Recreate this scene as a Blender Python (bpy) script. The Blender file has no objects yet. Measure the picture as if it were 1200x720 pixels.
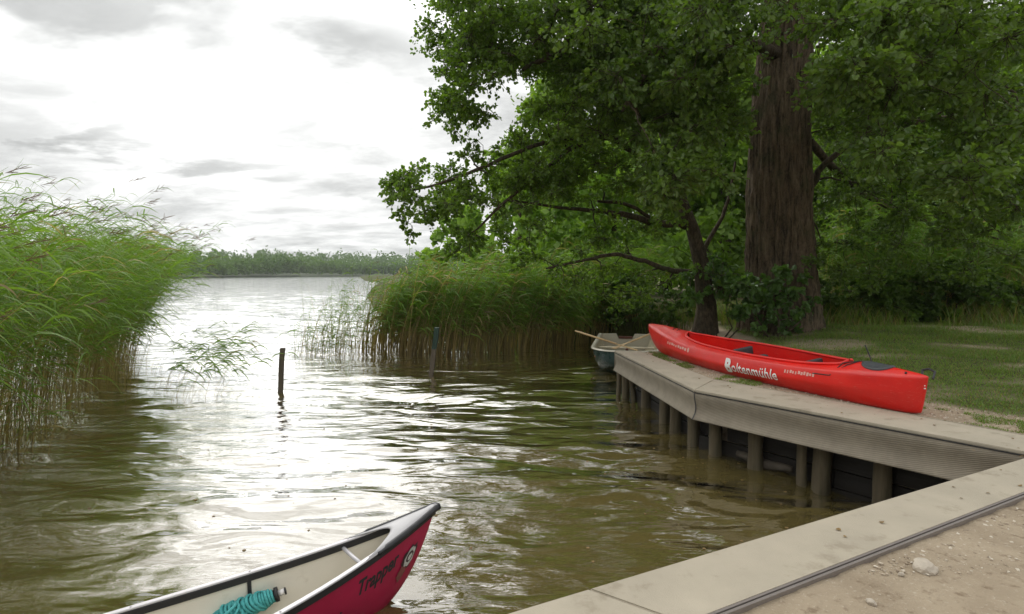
import bpy, bmesh, math, random
import numpy as np
from mathutils import Vector, Matrix, noise as mnoise
random.seed(7)
RNG = np.random.default_rng(11)
SC = bpy.context.scene
COL = SC.collection

# ------------------------------------------------------------------ camera
F_PX, CAM_H, PITCH = 667.0, 2.35, math.radians(3.3)
cam_d = bpy.data.cameras.new("camera"); cam = bpy.data.objects.new("camera", cam_d); COL.objects.link(cam)
cam_d.sensor_width = 36.0; cam_d.lens = F_PX / 1200 * 36
cam_d.clip_start = 0.05; cam_d.clip_end = 6000
cam.location = (0, 0, CAM_H); cam.rotation_euler = (math.pi / 2 - PITCH, 0, 0)
SC.camera = cam

# ------------------------------------------------------------------ world, sun, exposure
SUN_EL, SUN_AZ = math.radians(40), math.radians(-29)      # azimuth from +Y towards +X
world = bpy.data.worlds.new("World"); SC.world = world; world.use_nodes = True


class NT:
    """tiny node-tree helper"""
    def __init__(s, tree): s.t = tree; s.n = tree.nodes; s.l = tree.links
    def node(s, typ, **kw):
        n = s.n.new(typ)
        for k, v in kw.items(): setattr(n, k, v)
        return n
    def put(s, sock, v):
        if v is None: return
        if isinstance(v, bpy.types.NodeSocket): s.l.new(v, sock)
        else:
            if hasattr(sock.default_value, '__len__') and not isinstance(v, (int, float)):
                v = tuple(v)
                if len(sock.default_value) == 4 and len(v) == 3: v = v + (1,)
            sock.default_value = v
    def math(s, op, a, b=None, c=None, clamp=False):
        n = s.node('ShaderNodeMath', operation=op, use_clamp=clamp)
        for i, v in enumerate((a, b, c)): s.put(n.inputs[i], v)
        return n.outputs[0]
    def vmath(s, op, a, b=None, scale=None):
        n = s.node('ShaderNodeVectorMath', operation=op)
        s.put(n.inputs[0], a); s.put(n.inputs[1], b)
        if scale is not None: s.put(n.inputs['Scale'], scale)
        return n.outputs[1] if op in ('LENGTH', 'DOT_PRODUCT') else n.outputs[0]
    def noise(s, vec, scale, detail=4, rough=.55, dist=0, dim='3D'):
        n = s.node('ShaderNodeTexNoise', noise_dimensions=dim)
        s.put(n.inputs['Vector'], vec); s.put(n.inputs['Scale'], scale); s.put(n.inputs['Detail'], detail)
        s.put(n.inputs['Roughness'], rough); s.put(n.inputs['Distortion'], dist)
        return n.outputs['Fac']
    def ramp(s, fac, stops, interp='LINEAR'):
        n = s.node('ShaderNodeValToRGB'); n.color_ramp.interpolation = interp
        e = n.color_ramp.elements
        while len(e) < len(stops): e.new(.5)
        for el, (p, c) in zip(e, stops):
            el.position = p
            el.color = (c, c, c, 1) if isinstance(c, (int, float)) else tuple(c) + (1,)
        s.put(n.inputs[0], fac)
        return n.outputs[0]
    def mix(s, fac, a, b, mode='MIX'):
        n = s.node('ShaderNodeMix', data_type='RGBA', blend_type=mode)
        s.put(n.inputs[0], fac); s.put(n.inputs[6], a); s.put(n.inputs[7], b)
        return n.outputs[2]
    def mrange(s, v, a, b, c=0, d=1, smooth=False):
        n = s.node('ShaderNodeMapRange', interpolation_type='SMOOTHSTEP' if smooth else 'LINEAR')
        for i, x in enumerate((v, a, b, c, d)): s.put(n.inputs[i], x)
        return n.outputs[0]
    def mapping(s, vec, scale=(1, 1, 1), rot=(0, 0, 0), loc=(0, 0, 0)):
        n = s.node('ShaderNodeMapping'); s.put(n.inputs[0], vec)
        n.inputs[1].default_value = loc; n.inputs[2].default_value = rot; n.inputs[3].default_value = scale
        return n.outputs[0]
    def bump(s, h, strength=.5, dist=.01, normal=None):
        n = s.node('ShaderNodeBump'); n.inputs['Strength'].default_value = strength
        n.inputs['Distance'].default_value = dist
        s.put(n.inputs['Height'], h)
        if normal is not None: s.put(n.inputs['Normal'], normal)
        return n.outputs[0]


def build_world():
    w = NT(world.node_tree); w.n.clear()
    out = w.node('ShaderNodeOutputWorld'); bg = w.node('ShaderNodeBackground')
    w.l.new(bg.outputs[0], out.inputs[0]); bg.inputs[1].default_value = 0.1
    sky = w.node('ShaderNodeTexSky', sky_type='NISHITA'); sky.sun_disc = False
    sky.sun_elevation = SUN_EL; sky.sun_rotation = SUN_AZ
    tc = w.node('ShaderNodeTexCoord'); d = tc.outputs['Generated']
    sep = w.node('ShaderNodeSeparateXYZ'); w.l.new(d, sep.inputs[0])
    x, y, z = sep.outputs
    el = w.math('ARCSINE', z); az = w.math('ARCTAN2', x, y)
    # cloud-layer coordinates: the dome projected on a flat cloud base
    zz = w.math('MAXIMUM', w.math('ADD', z, .16), .08)
    comb = w.node('ShaderNodeCombineXYZ')
    w.l.new(w.math('DIVIDE', x, zz), comb.inputs[0]); w.l.new(w.math('DIVIDE', y, zz), comb.inputs[1])
    cl = w.mapping(comb.outputs[0], scale=(.75, 1.0, 1), rot=(0, 0, .35))
    n1 = w.noise(cl, 1.15, 6, .55, .35); n2 = w.noise(w.mapping(cl, loc=(5, 2, 1)), 3.6, 5, .6, .2)
    tex = w.math('ADD', w.math('MULTIPLY', n1, .7), w.math('MULTIPLY', n2, .3))
    base = w.mrange(tex, .40, .62, .02, .95, True)
    # the larger cloud banks (azimuth, elevation, widths, weight), edges warped by the noise
    wa = w.math('ADD', az, w.math('MULTIPLY', w.math('SUBTRACT', n2, .5), .35))
    we = w.math('ADD', el, w.math('MULTIPLY', w.math('SUBTRACT', n1, .5), .22))
    dark = None
    for a0, e0, sa, se, k in ((-.62, .37, .34, .07, 1.1), (-.25, .35, .17, .065, .85), (-.98, .36, .18, .07, .8),
                              (-.48, .155, .17, .018, .85), (-.62, .19, .10, .018, .7), (-.31, .125, .10, .012, .5), (-.2, .09, .2, .008, .35), (-.15, .6, .3, .1, .6), (-.6, .6, .4, .06, .7)):
        q = w.math('ADD', w.math('POWER', w.math('DIVIDE', w.math('SUBTRACT', wa, a0), sa), 2),
                   w.math('POWER', w.math('DIVIDE', w.math('SUBTRACT', we, e0), se), 2))
        g = w.math('MULTIPLY', w.math('EXPONENT', w.math('MULTIPLY', q, -1)), k)
        g = w.math('MULTIPLY', g, w.mrange(tex, .34, .56, .7, 1.5))
        dark = g if dark is None else w.math('MAXIMUM', dark, g)
    # the thin bright cloud low in the middle of the view
    ql = w.math('ADD', w.math('POWER', w.math('DIVIDE', w.math('SUBTRACT', az, -.5), .5), 2),
                w.math('POWER', w.math('DIVIDE', w.math('SUBTRACT', el, .25), .2), 2))
    thin = w.math('EXPONENT', w.math('MULTIPLY', ql, -1))
    base = w.math('MULTIPLY', base, w.math('SUBTRACT', 1, w.math('MULTIPLY', thin, .75)))
    # a thin veil of cloud low down, opening towards the bright part of the sky round the hidden sun
    veil = w.math('ADD', w.math('MULTIPLY', w.mrange(el, .34, .52, .50, .0), w.mrange(n2, .35, .65, .8, 1.2)), w.math('MULTIPLY', thin, -.12))
    dk = w.math('MAXIMUM', w.math('ADD', w.math('MULTIPLY', base, .58), veil), w.math('MULTIPLY', dark, 1.0), clamp=True)
    dk = w.math('MULTIPLY', dk, w.mrange(w.math('ADD', w.math('MULTIPLY', n1, .5), w.math('MULTIPLY', n2, .5)), .36, .62, .70, 1.0))
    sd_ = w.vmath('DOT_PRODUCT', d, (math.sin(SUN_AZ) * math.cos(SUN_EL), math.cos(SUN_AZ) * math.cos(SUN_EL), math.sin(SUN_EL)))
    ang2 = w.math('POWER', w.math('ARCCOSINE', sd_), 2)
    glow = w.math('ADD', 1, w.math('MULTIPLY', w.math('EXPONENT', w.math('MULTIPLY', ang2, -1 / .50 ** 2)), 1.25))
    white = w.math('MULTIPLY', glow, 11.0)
    lum = w.math('EXPONENT', w.math('ADD', w.math('MULTIPLY', w.math('LOGARITHM', white, math.e), w.math('SUBTRACT', 1, dk)), w.math('MULTIPLY', dk, math.log(4.7))))
    cloud = w.vmath('SCALE', w.mix(dk, (1, 1, .99), (.99, 1.01, 1.0)), scale=lum)
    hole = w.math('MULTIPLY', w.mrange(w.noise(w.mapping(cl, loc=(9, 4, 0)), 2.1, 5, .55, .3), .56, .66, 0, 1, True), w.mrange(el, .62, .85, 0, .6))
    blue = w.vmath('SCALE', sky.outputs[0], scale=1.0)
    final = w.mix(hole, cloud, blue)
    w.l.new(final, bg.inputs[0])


build_world()
sun_d = bpy.data.lights.new("sun", 'SUN'); sun = bpy.data.objects.new("sun", sun_d); COL.objects.link(sun)
sun_d.energy = 1.0; sun_d.angle = math.radians(55); sun_d.color = (1, .965, .90)
sv = Vector((math.sin(SUN_AZ) * math.cos(SUN_EL), math.cos(SUN_AZ) * math.cos(SUN_EL), math.sin(SUN_EL)))
sun.rotation_euler = sv.to_track_quat('Z', 'Y').to_euler()
SC.view_settings.view_transform = 'Standard'; SC.view_settings.look = 'None'
SC.view_settings.exposure = 0.27; SC.view_settings.gamma = 1
SC.cycles.max_bounces = 8; SC.cycles.transparent_max_bounces = 12; SC.cycles.diffuse_bounces = 4
SC.cycles.transmission_bounces = 4; SC.cycles.glossy_bounces = 3; SC.cycles.volume_bounces = 1
SC.cycles.caustics_reflective = False; SC.cycles.caustics_refractive = False
SC.cycles.sample_clamp_indirect = 6

# ------------------------------------------------------------------ helpers
CP, SP = math.cos(PITCH), math.sin(PITCH)


def ray(u, v):
    a, b = (u - 600) / F_PX, (v - 360) / F_PX
    return Vector((a, CP - b * SP, -SP - b * CP))


def P(u, v, z):                       # point of the place seen at (u, v) lying at height z
    d = ray(u, v); t = (z - CAM_H) / d.z
    return Vector((d.x * t, d.y * t, z))


def PY(u, v, Y):                      # ... lying at distance Y
    d = ray(u, v); t = Y / d.y
    return Vector((d.x * t, Y, CAM_H + d.z * t))


def np_mesh(name, V, faces, mats=None, smooth=True, attrs=None, fmat=None):
    """faces: list of (m,k) int arrays"""
    me = bpy.data.meshes.new(name)
    V = np.asarray(V, np.float32)
    me.vertices.add(len(V)); me.vertices.foreach_set('co', V.ravel())
    faces = [np.asarray(f, np.int32) for f in faces if len(f)]
    nl = sum(f.size for f in faces); npol = sum(len(f) for f in faces)
    me.loops.add(nl); me.polygons.add(npol)
    me.loops.foreach_set('vertex_index', np.concatenate([f.ravel() for f in faces]))
    tot = np.concatenate([np.full(len(f), f.shape[1], np.int32) for f in faces])
    st = np.zeros(npol, np.int32); st[1:] = np.cumsum(tot)[:-1]
    me.polygons.foreach_set('loop_start', st)
    me.polygons.foreach_set('loop_total', tot)
    me.polygons.foreach_set('use_smooth', np.full(npol, smooth, bool))
    if fmat is not None: me.polygons.foreach_set('material_index', np.asarray(fmat, np.int32))
    for m in (mats or []): me.materials.append(m)
    for k, a in (attrs or {}).items():
        a = np.asarray(a, np.float32)
        at = me.attributes.new(k, 'FLOAT', 'POINT'); at.data.foreach_set('value', a)
    me.update(calc_edges=True)
    return me


def add(name, me, parent=None, label=None, cat=None, group=None, kind=None, loc=None):
    o = bpy.data.objects.new(name, me); COL.objects.link(o)
    if parent is not None: o.parent = parent
    if loc is not None: o.location = loc
    if label: o['label'] = label
    if cat: o['category'] = cat
    if group: o['group'] = group
    if kind: o['kind'] = kind
    return o


def empty(name, label, cat, loc=(0, 0, 0), rotz=0, group=None):
    o = bpy.data.objects.new(name, None); COL.objects.link(o)
    o.location = loc; o.rotation_euler = (0, 0, rotz); o['label'] = label; o['category'] = cat
    if group: o['group'] = group
    return o


class Acc:
    """accumulates geometry"""
    def __init__(s): s.V = []; s.F = {}; s.n = 0; s.A = []
    def add(s, V, F, a=None):
        V = np.asarray(V, float).reshape(-1, 3); s.V.append(V)
        for f in (F if isinstance(F, list) else [F]):
            f = np.asarray(f)
            if len(f): s.F.setdefault(f.shape[1], []).append(f + s.n)
        s.A.append(np.full(len(V), .5) if a is None else np.broadcast_to(np.asarray(a, float), (len(V),)))
        s.n += len(V)
    def mesh(s, name, mats, smooth=True, attr='tint'):
        return np_mesh(name, np.concatenate(s.V), [np.concatenate(v) for v in s.F.values()], mats, smooth,
                       {attr: np.concatenate(s.A)})


def grid_faces(n, m, wrap=False):
    i = np.arange(n - 1)[:, None]; j = np.arange(m if wrap else m - 1)[None, :]
    j2 = (j + 1) % m
    return np.stack([i * m + j, i * m + j2, (i + 1) * m + j2, (i + 1) * m + j], -1).reshape(-1, 4)


def tube_geo(path, rad, sides=8, cap=True, jitter=None):
    path = np.asarray(path, float); n = len(path); rad = np.broadcast_to(np.asarray(rad, float), (n,))
    T = np.gradient(path, axis=0); T /= np.linalg.norm(T, axis=1)[:, None] + 1e-9
    up = np.array([0, 0, 1.]) if abs(T[0, 2]) < .9 else np.array([1., 0, 0])
    U = np.cross(T[0], up); U /= np.linalg.norm(U)
    Us = [U]
    for k in range(1, n):
        U = Us[-1] - T[k] * np.dot(Us[-1], T[k]); U /= np.linalg.norm(U) + 1e-9; Us.append(U)
    Us = np.array(Us); W = np.cross(T, Us)
    a = np.linspace(0, 2 * np.pi, sides, endpoint=False)
    rr = rad[:, None] * (np.ones((n, sides)) if jitter is None else jitter)
    V = path[:, None] + rr[..., None] * (np.cos(a)[None, :, None] * Us[:, None] + np.sin(a)[None, :, None] * W[:, None])
    F = [grid_faces(n, sides, True)[:, ::-1]]
    V = V.reshape(-1, 3)
    if cap:
        V = np.vstack([V, path[0], path[-1]]); c0, c1 = n * sides, n * sides + 1
        j = np.arange(sides); j2 = (j + 1) % sides; b = (n - 1) * sides
        F.append(np.concatenate([np.stack([np.full(sides, c0), j, j2], -1)[:, ::-1][:, ::-1], np.stack([b + j2, b + j, np.full(sides, c1)], -1)[:, ::-1][:, ::-1]]))
    return V, F


def ribbons(paths, widths, side):
    """paths (N,K,3), widths (N,K) or (K,), side (N,3) or (N,K,3): flat strips"""
    N, K, _ = paths.shape
    w = np.broadcast_to(widths, (N, K))[..., None]
    sd = side if side.ndim == 3 else side[:, None, :]
    L = paths - sd * w * .5; R = paths + sd * w * .5
    V = np.stack([L, R], 2).reshape(-1, 3)
    k = np.arange(K - 1)
    f = np.stack([2 * k, 2 * k + 1, 2 * k + 3, 2 * k + 2], -1)
    F = (f[None] + (np.arange(N) * 2 * K)[:, None, None]).reshape(-1, 4)
    return V, F


def unit(v): return v / (np.linalg.norm(v, axis=-1, keepdims=True) + 1e-9)


def box_geo(cx, cy, cz, sx, sy, sz, bev=0.0):
    bm = bmesh.new(); bmesh.ops.create_cube(bm, size=1)
    for v in bm.verts: v.co = (v.co.x * sx, v.co.y * sy, v.co.z * sz)
    if bev: bmesh.ops.bevel(bm, geom=bm.edges[:], offset=bev, segments=2, affect='EDGES', profile=.6)
    for v in bm.verts: v.co += Vector((cx, cy, cz))
    return bm


def bm_mesh(bm, name, mat, smooth=False):
    me = bpy.data.meshes.new(name); bm.to_mesh(me); bm.free(); me.materials.append(mat)
    if smooth: me.polygons.foreach_set('use_smooth', np.full(len(me.polygons), True))
    return me


def vnoise(x, y, s=1.0, seed=0):
    """cheap smooth 2D value noise, vectorised"""
    x = np.asarray(x) * s + seed * 17.3; y = np.asarray(y) * s + seed * 9.1
    xi = np.floor(x).astype(int); yi = np.floor(y).astype(int); fx = x - xi; fy = y - yi
    fx = fx * fx * (3 - 2 * fx); fy = fy * fy * (3 - 2 * fy)
    def h(a, b):
        n = (a * 374761393 + b * 668265263) & 0x7fffffff
        n = ((n ^ (n >> 13)) * 1274126177) & 0x7fffffff
        return ((n ^ (n >> 16)) & 0xffff) / 65535.0
    return (h(xi, yi) * (1 - fx) + h(xi + 1, yi) * fx) * (1 - fy) + (h(xi, yi + 1) * (1 - fx) + h(xi + 1, yi + 1) * fx) * fy


def fbm(x, y, s=1.0, o=4, seed=0):
    r = 0; a = .5
    for k in range(o): r = r + a * vnoise(x, y, s * 2 ** k, seed + k); a *= .5
    return r / (1 - .5 ** o)


# ------------------------------------------------------------------ materials
def mat(name):
    m = bpy.data.materials.new(name); m.use_nodes = True
    t = NT(m.node_tree); b = t.n['Principled BSDF']
    return m, t, b


def simple(name, col, rough=.6, var=.15, scale=8, bump=.0, bscale=60, metal=0, coat=0, spec=.5, detail=5, stretch=(1, 1, 1), dirt=None):
    m, t, b = mat(name)
    tc = t.node('ShaderNodeTexCoord').outputs['Object']
    v = t.mapping(tc, scale=stretch)
    n = t.noise(v, scale, detail, .6)
    c = np.array(col)
    cc = t.ramp(n, [(.25, tuple(c * (1 - var))), (.75, tuple(np.minimum(c * (1 + var), .95)))])
    if dirt:
        n2 = t.noise(v, dirt[1], 6, .65)
        cc = t.mix(t.mrange(n2, dirt[2], dirt[2] + .15, 0, dirt[3], True), cc, dirt[0])
    t.put(b.inputs['Base Color'], cc)
    rn = t.noise(v, scale * 2.3, 4)
    t.put(b.inputs['Roughness'], t.mrange(rn, .3, .7, max(rough - .08, .02), min(rough + .1, 1)))
    b.inputs['Metallic'].default_value = metal; b.inputs['Coat Weight'].default_value = coat
    b.inputs['Specular IOR Level'].default_value = spec
    if bump: t.put(b.inputs['Normal'], t.bump(t.noise(v, bscale, 5, .6), bump, .01))
    return m


def leaf_mat(name, c1, c2, trans=.45, rough=.55, tcol=None, attr=False, spec=.5, nscale=.6):
    m, t, b = mat(name); t.n.remove(b)
    geo = t.node('ShaderNodeNewGeometry')
    tc = t.node('ShaderNodeTexCoord').outputs['Object']
    r = geo.outputs['Random Per Island']
    f = t.math('ADD', t.math('MULTIPLY', r, .55), t.math('MULTIPLY', t.mrange(t.noise(tc, nscale, 3), .3, .7), .45))
    col = t.mix(f, c1, c2)
    if attr:      # tint attribute: 0 = dead straw, 1 = living
        at = t.node('ShaderNodeAttribute'); at.attribute_name = 'tint'
        var = t.ramp(t.math('FRACT', t.math('MULTIPLY', r, 7.31)), [(0, .35), (.5, .9), (1, 1.35)])
        col = t.mix(at.outputs['Fac'], t.mix(1.0, attr, var, 'MULTIPLY'), col)
    p = t.node('ShaderNodeBsdfPrincipled'); t.put(p.inputs['Base Color'], col); p.inputs['Roughness'].default_value = rough
    p.inputs['Specular IOR Level'].default_value = spec
    tr = t.node('ShaderNodeBsdfTranslucent')
    t.put(tr.inputs[0], t.mix(1.0, col, tcol or (1.5, 1.7, .5), 'MULTIPLY'))
    mx = t.node('ShaderNodeMixShader'); mx.inputs[0].default_value = trans
    t.l.new(p.outputs[0], mx.inputs[1]); t.l.new(tr.outputs[0], mx.inputs[2])
    t.l.new(mx.outputs[0], t.n['Material Output'].inputs[0])
    return m


def bark_mat(name, c1, c2, sc=6, vert=.25):
    m, t, b = mat(name)
    tc = t.node('ShaderNodeTexCoord').outputs['Object']
    v = t.mapping(tc, scale=(1, 1, vert))
    n = t.noise(v, sc, 8, .65, .6); n2 = t.noise(tc, 1.3, 3)
    n4 = t.noise(t.mapping(tc, scale=(1, 1, .45)), sc * 2.2, 6, .7, 1.2)
    c = t.ramp(t.math('ADD', t.math('MULTIPLY', n, .65), t.math('MULTIPLY', n4, .35)), [(.38, c1), (.62, c2)])
    c = t.mix(t.mrange(n2, .52, .7, 0, .35, True), c, (.05, .07, .03))
    t.put(b.inputs['Base Color'], c); b.inputs['Roughness'].default_value = .9
    b.inputs['Specular IOR Level'].default_value = .2
    t.put(b.inputs['Normal'], t.bump(n, .9, .05))
    return m


M = {}
M['leaf'] = leaf_mat('leaf_dark_green', (.058, .108, .022), (.165, .245, .055), .46, .38)
M['leaf2'] = leaf_mat('leaf_mid_green', (.062, .118, .019), (.185, .28, .048), .5, .42)
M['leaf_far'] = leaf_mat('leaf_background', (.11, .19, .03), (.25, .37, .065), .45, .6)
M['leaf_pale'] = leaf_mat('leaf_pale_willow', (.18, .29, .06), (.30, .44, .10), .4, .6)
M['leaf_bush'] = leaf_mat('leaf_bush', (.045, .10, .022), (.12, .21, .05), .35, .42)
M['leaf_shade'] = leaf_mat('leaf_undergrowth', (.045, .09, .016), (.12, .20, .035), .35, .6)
M['reed'] = leaf_mat('reed_green', (.11, .22, .030), (.255, .40, .065), .45, .5, attr=(.42, .32, .16), tcol=(1.3, 1.4, .6))
M['reed_dark'] = leaf_mat('reed_green_deep', (.09, .16, .03), (.20, .30, .07), .4, .5, attr=(.56, .43, .22), tcol=(1.3, 1.4, .6))
M['grass'] = leaf_mat('lawn_grass', (.08, .155, .02), (.20, .30, .05), .35, .6, attr=(.26, .2, .09))
M['far_leaf'] = leaf_mat('far_forest_leaf', (.05, .11, .025), (.13, .22, .045), .3, .8, nscale=.02)
M['bark'] = bark_mat('bark_old_tree', (.020, .015, .010), (.22, .165, .11), 9, .13)
M['bark2'] = bark_mat('bark_dark', (.028, .023, .015), (.13, .10, .068), 12, .4)
M['plume'] = leaf_mat('reed_plume', (.10, .06, .06), (.2, .13, .11), .3, .8)
M['deck'] = simple('composite_deck', (.42, .37, .285), .75, .13, 2.2, .4, 140, detail=9, dirt=((.24, .20, .14), 5, .54, .5))
M['slot'] = simple('dark_joint', (.03, .03, .03), .8)
M['rail'] = simple('edge_rail_metal', (.25, .22, .20), .45, .12, 12, metal=.4)
M['rail_dark'] = simple('edge_rail_dark', (.06, .055, .055), .5, .12, 12)
M['pile'] = simple('weathered_pile', (.15, .12, .075), .85, .45, 9, .9, 22, stretch=(1, 1, .12), dirt=((.05, .05, .025), 3, .5, .7))
M['plank'] = simple('shade_toned_plank', (.014, .011, .008), .8, .4, 7, .6, 30, stretch=(.15, 1, 1))  # near-black: the shade under the beam is put into the plank colour
M['log'] = simple('driftwood', (.11, .092, .07), .8, .4, 10, .8, 25, stretch=(.2, 1, 1))
M['stake'] = simple('dark_stake', (.13, .105, .078), .8, .4, 10, .6, 30, stretch=(1, 1, .15))
M['stake_green'] = simple('algae_stake_top', (.02, .05, .035), .6, .4, 10, .3, 30)
M['black'] = simple('black_plastic', (.018, .018, .02), .42, .2, 10)
M['grey_seat'] = simple('grey_seat', (.035, .045, .048), .55, .2, 10)
M['hatch'] = simple('hatch_rubber', (.055, .06, .065), .45, .25, 20)
M['white_print'] = simple('white_print', (.82, .80, .78), .5, .04, 30)
M['faded_print'] = simple('faded_print', (.78, .42, .36), .5, .25, 60)
M['cream'] = simple('cream_interior', (.80, .75, .64), .5, .05, 3, dirt=((.40, .33, .22), 5, .56, .35))
M['boat_cream'] = simple('boat_cream', (.48, .42, .30), .6, .12, 4, dirt=((.20, .16, .10), 5, .5, .5))
M['gel_white'] = simple('white_gelcoat', (.60, .56, .46), .35, .06, 4, coat=.2, dirt=((.35, .30, .2), 6, .6, .4))
M['boat_green'] = simple('green_gelcoat', (.003, .038, .034), .3, .2, 4, coat=.4)
M['wood'] = simple('varnished_wood', (.42, .22, .09), .5, .25, 5, .2, 40, stretch=(.2, 1, 1))
M['oar'] = simple('oar_wood', (.60, .42, .22), .5, .15, 8)
M['red_wood'] = simple('transom_pad', (.11, .035, .02), .6, .3, 8)
M['alu'] = simple('pale_rail', (.62, .60, .62), .38, .06, 8, metal=.25)
M['plate'] = simple('pale_deck_plate', (.40, .39, .40), .36, .10, 5, coat=.3)
M['rope'] = simple('turquoise_rope', (.08, .42, .42), .7, .2, 60, .5, 200)
M['tan'] = simple('tan_plastic', (.36, .26, .15), .6, .15, 8)


def red_mat():
    m, t, b = mat('red_polyethylene')
    tc = t.node('ShaderNodeTexCoord').outputs['Object']
    n = t.noise(tc, 2.2, 5, .6)
    c = t.ramp(n, [(.3, (.64, .010, .008)), (.7, (.78, .016, .009))])
    s = t.noise(t.mapping(tc, scale=(.35, 3, 6)), 14, 7, .7)
    c = t.mix(t.mrange(s, .58, .66, 0, .38, True), c, (.74, .20, .15))
    s2 = t.noise(t.mapping(tc, scale=(.5, 8, 22), rot=(0, .06, 0)), 9, 6, .75)
    c = t.mix(t.mrange(s2, .66, .70, 0, .55, True), c, (.40, .10, .08))
    d = t.noise(tc, 5, 7, .7)
    c = t.mix(t.mrange(d, .58, .75, 0, .3, True), c, (.30, .06, .04))
    t.put(b.inputs['Base Color'], c)
    t.put(b.inputs['Roughness'], t.mrange(t.noise(tc, 7, 5), .3, .7, .28, .46))
    b.inputs['Specular IOR Level'].default_value = .5; b.inputs['Coat Weight'].default_value = .12; b.inputs['Coat Roughness'].default_value = .2
    t.put(b.inputs['Normal'], t.bump(t.noise(tc, 9, 3), .12, .02))
    return m


M['red'] = red_mat()


def crimson_mat():
    m, t, b = mat('crimson_hull')
    tc = t.node('ShaderNodeTexCoord').outputs['Object']
    n = t.noise(tc, 3, 5, .6)
    c = t.ramp(n, [(.3, (.36, .006, .048)), (.7, (.47, .010, .068))])
    s = t.noise(t.mapping(tc, scale=(.3, 3, 5)), 16, 7, .7)
    c = t.mix(t.mrange(s, .62, .72, 0, .35, True), c, (.48, .12, .16))
    t.put(b.inputs['Base Color'], c); b.inputs['Roughness'].default_value = .42
    t.put(b.inputs['Normal'], t.bump(t.noise(tc, 5, 3), .15, .02))
    return m


M['crimson'] = crimson_mat()


def fascia_mat():
    m, t, b = mat('ribbed_fascia')
    uv = t.node('ShaderNodeAttribute'); uv.attribute_name = 'along'
    uz = t.node('ShaderNodeTexCoord').outputs['Object']
    sp = t.node('ShaderNodeSeparateXYZ'); t.l.new(uz, sp.inputs[0])
    # fine slanting ribs
    ph = t.math('ADD', t.math('MULTIPLY', uv.outputs['Fac'], 130), t.math('MULTIPLY', sp.outputs[2], -330))
    s = t.math('SINE', ph)
    n = t.noise(uz, 5, 6, .65)
    c = t.ramp(n, [(.3, (.235, .20, .15)), (.7, (.35, .30, .225))])
    c = t.mix(t.mrange(s, -1, 1, .26, 0), c, (.10, .09, .07))
    t.put(b.inputs['Base Color'], c); b.inputs['Roughness'].default_value = .7
    t.put(b.inputs['Normal'], t.bump(s, .35, .004))
    return m


M['fascia'] = fascia_mat()


def water_mat():
    m, t, b = mat('lake_water'); t.n.remove(b)
    tc = t.node('ShaderNodeTexCoord').outputs['Object']
    v = t.mapping(tc, scale=(.6, 1.5, 1), rot=(0, 0, .22))
    n1 = t.noise(v, 1.6, 2, .45, .6)
    n2 = t.noise(v, 8, 3, .5, .4)
    n3 = t.noise(tc, .30, 3, .5)
    h = t.math('ADD', t.math('MULTIPLY', n1, 1.0), t.math('MULTIPLY', n2, t.mrange(n3, .42, .62, .03, .17)))
    nb = t.bump(h, 1.0, .068)
    fr0 = t.node('ShaderNodeFresnel'); fr0.inputs[0].default_value = 1.5; t.l.new(nb, fr0.inputs[1])
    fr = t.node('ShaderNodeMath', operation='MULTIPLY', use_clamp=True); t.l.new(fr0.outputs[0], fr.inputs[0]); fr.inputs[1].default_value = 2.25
    gl = t.node('ShaderNodeBsdfGlossy'); gl.inputs[0].default_value = (1, 1, 1, 1); gl.inputs['Roughness'].default_value = .035
    t.l.new(nb, gl.inputs['Normal'])
    trn = t.node('ShaderNodeBsdfTransparent'); trn.inputs[0].default_value = (.85, .80, .52, 1)
    df = t.node('ShaderNodeBsdfDiffuse'); df.inputs[0].default_value = (.155, .122, .042, 1)
    mb = t.node('ShaderNodeMixShader'); t.l.new(trn.outputs[0], mb.inputs[1]); t.l.new(df.outputs[0], mb.inputs[2])
    mb.inputs[0].default_value = .70
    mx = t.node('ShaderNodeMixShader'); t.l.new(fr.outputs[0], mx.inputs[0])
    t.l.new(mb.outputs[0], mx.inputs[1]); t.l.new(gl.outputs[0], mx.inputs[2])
    t.l.new(mx.outputs[0], t.n['Material Output'].inputs[0])
    return m


def bed_mat():
    m, t, b = mat('lake_bed')
    tc = t.node('ShaderNodeTexCoord').outputs['Object']
    n = t.noise(tc, 1.6, 6, .6, .5)
    c = t.ramp(n, [(.42, (.03, .028, .012)), (.52, (.14, .10, .045)), (.7, (.30, .22, .11))])
    t.put(b.inputs['Base Color'], c); b.inputs['Roughness'].default_value = .9
    return m


def ground_mat():
    m, t, b = mat('ground_sand_and_soil')
    tc = t.node('ShaderNodeTexCoord').outputs['Object']
    at = t.node('ShaderNodeAttribute'); at.attribute_name = 'tint'
    n = t.noise(tc, 2.5, 6, .6); n2 = t.noise(tc, 55, 4, .7); n3 = t.noise(tc, 14, 5, .6)
    sand = t.ramp(n, [(.3, (.32, .255, .18)), (.7, (.44, .36, .26))])
    sand = t.mix(t.mrange(n3, .55, .7, 0, .7, True), sand, (.20, .145, .095))
    sand = t.mix(t.mrange(n2, .58, .7, 0, .6), sand, (.60, .53, .43))
    soil = t.ramp(n3, [(.3, (.05, .05, .018)), (.55, (.085, .10, .03)), (.8, (.17, .13, .07))])
    c = t.mix(at.outputs['Fac'], sand, soil)
    t.put(b.inputs['Base Color'], c); b.inputs['Roughness'].default_value = .95; b.inputs['Specular IOR Level'].default_value = .15
    h = t.math('ADD', t.math('MULTIPLY', n2, .5), n3)
    t.put(b.inputs['Normal'], t.bump(h, .8, .03))
    return m


M['water'] = water_mat(); M['bed'] = bed_mat(); M['ground'] = ground_mat()
M['stone'] = simple('pale_stone', (.48, .42, .34), .85, .2, 15, .5, 40)


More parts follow.
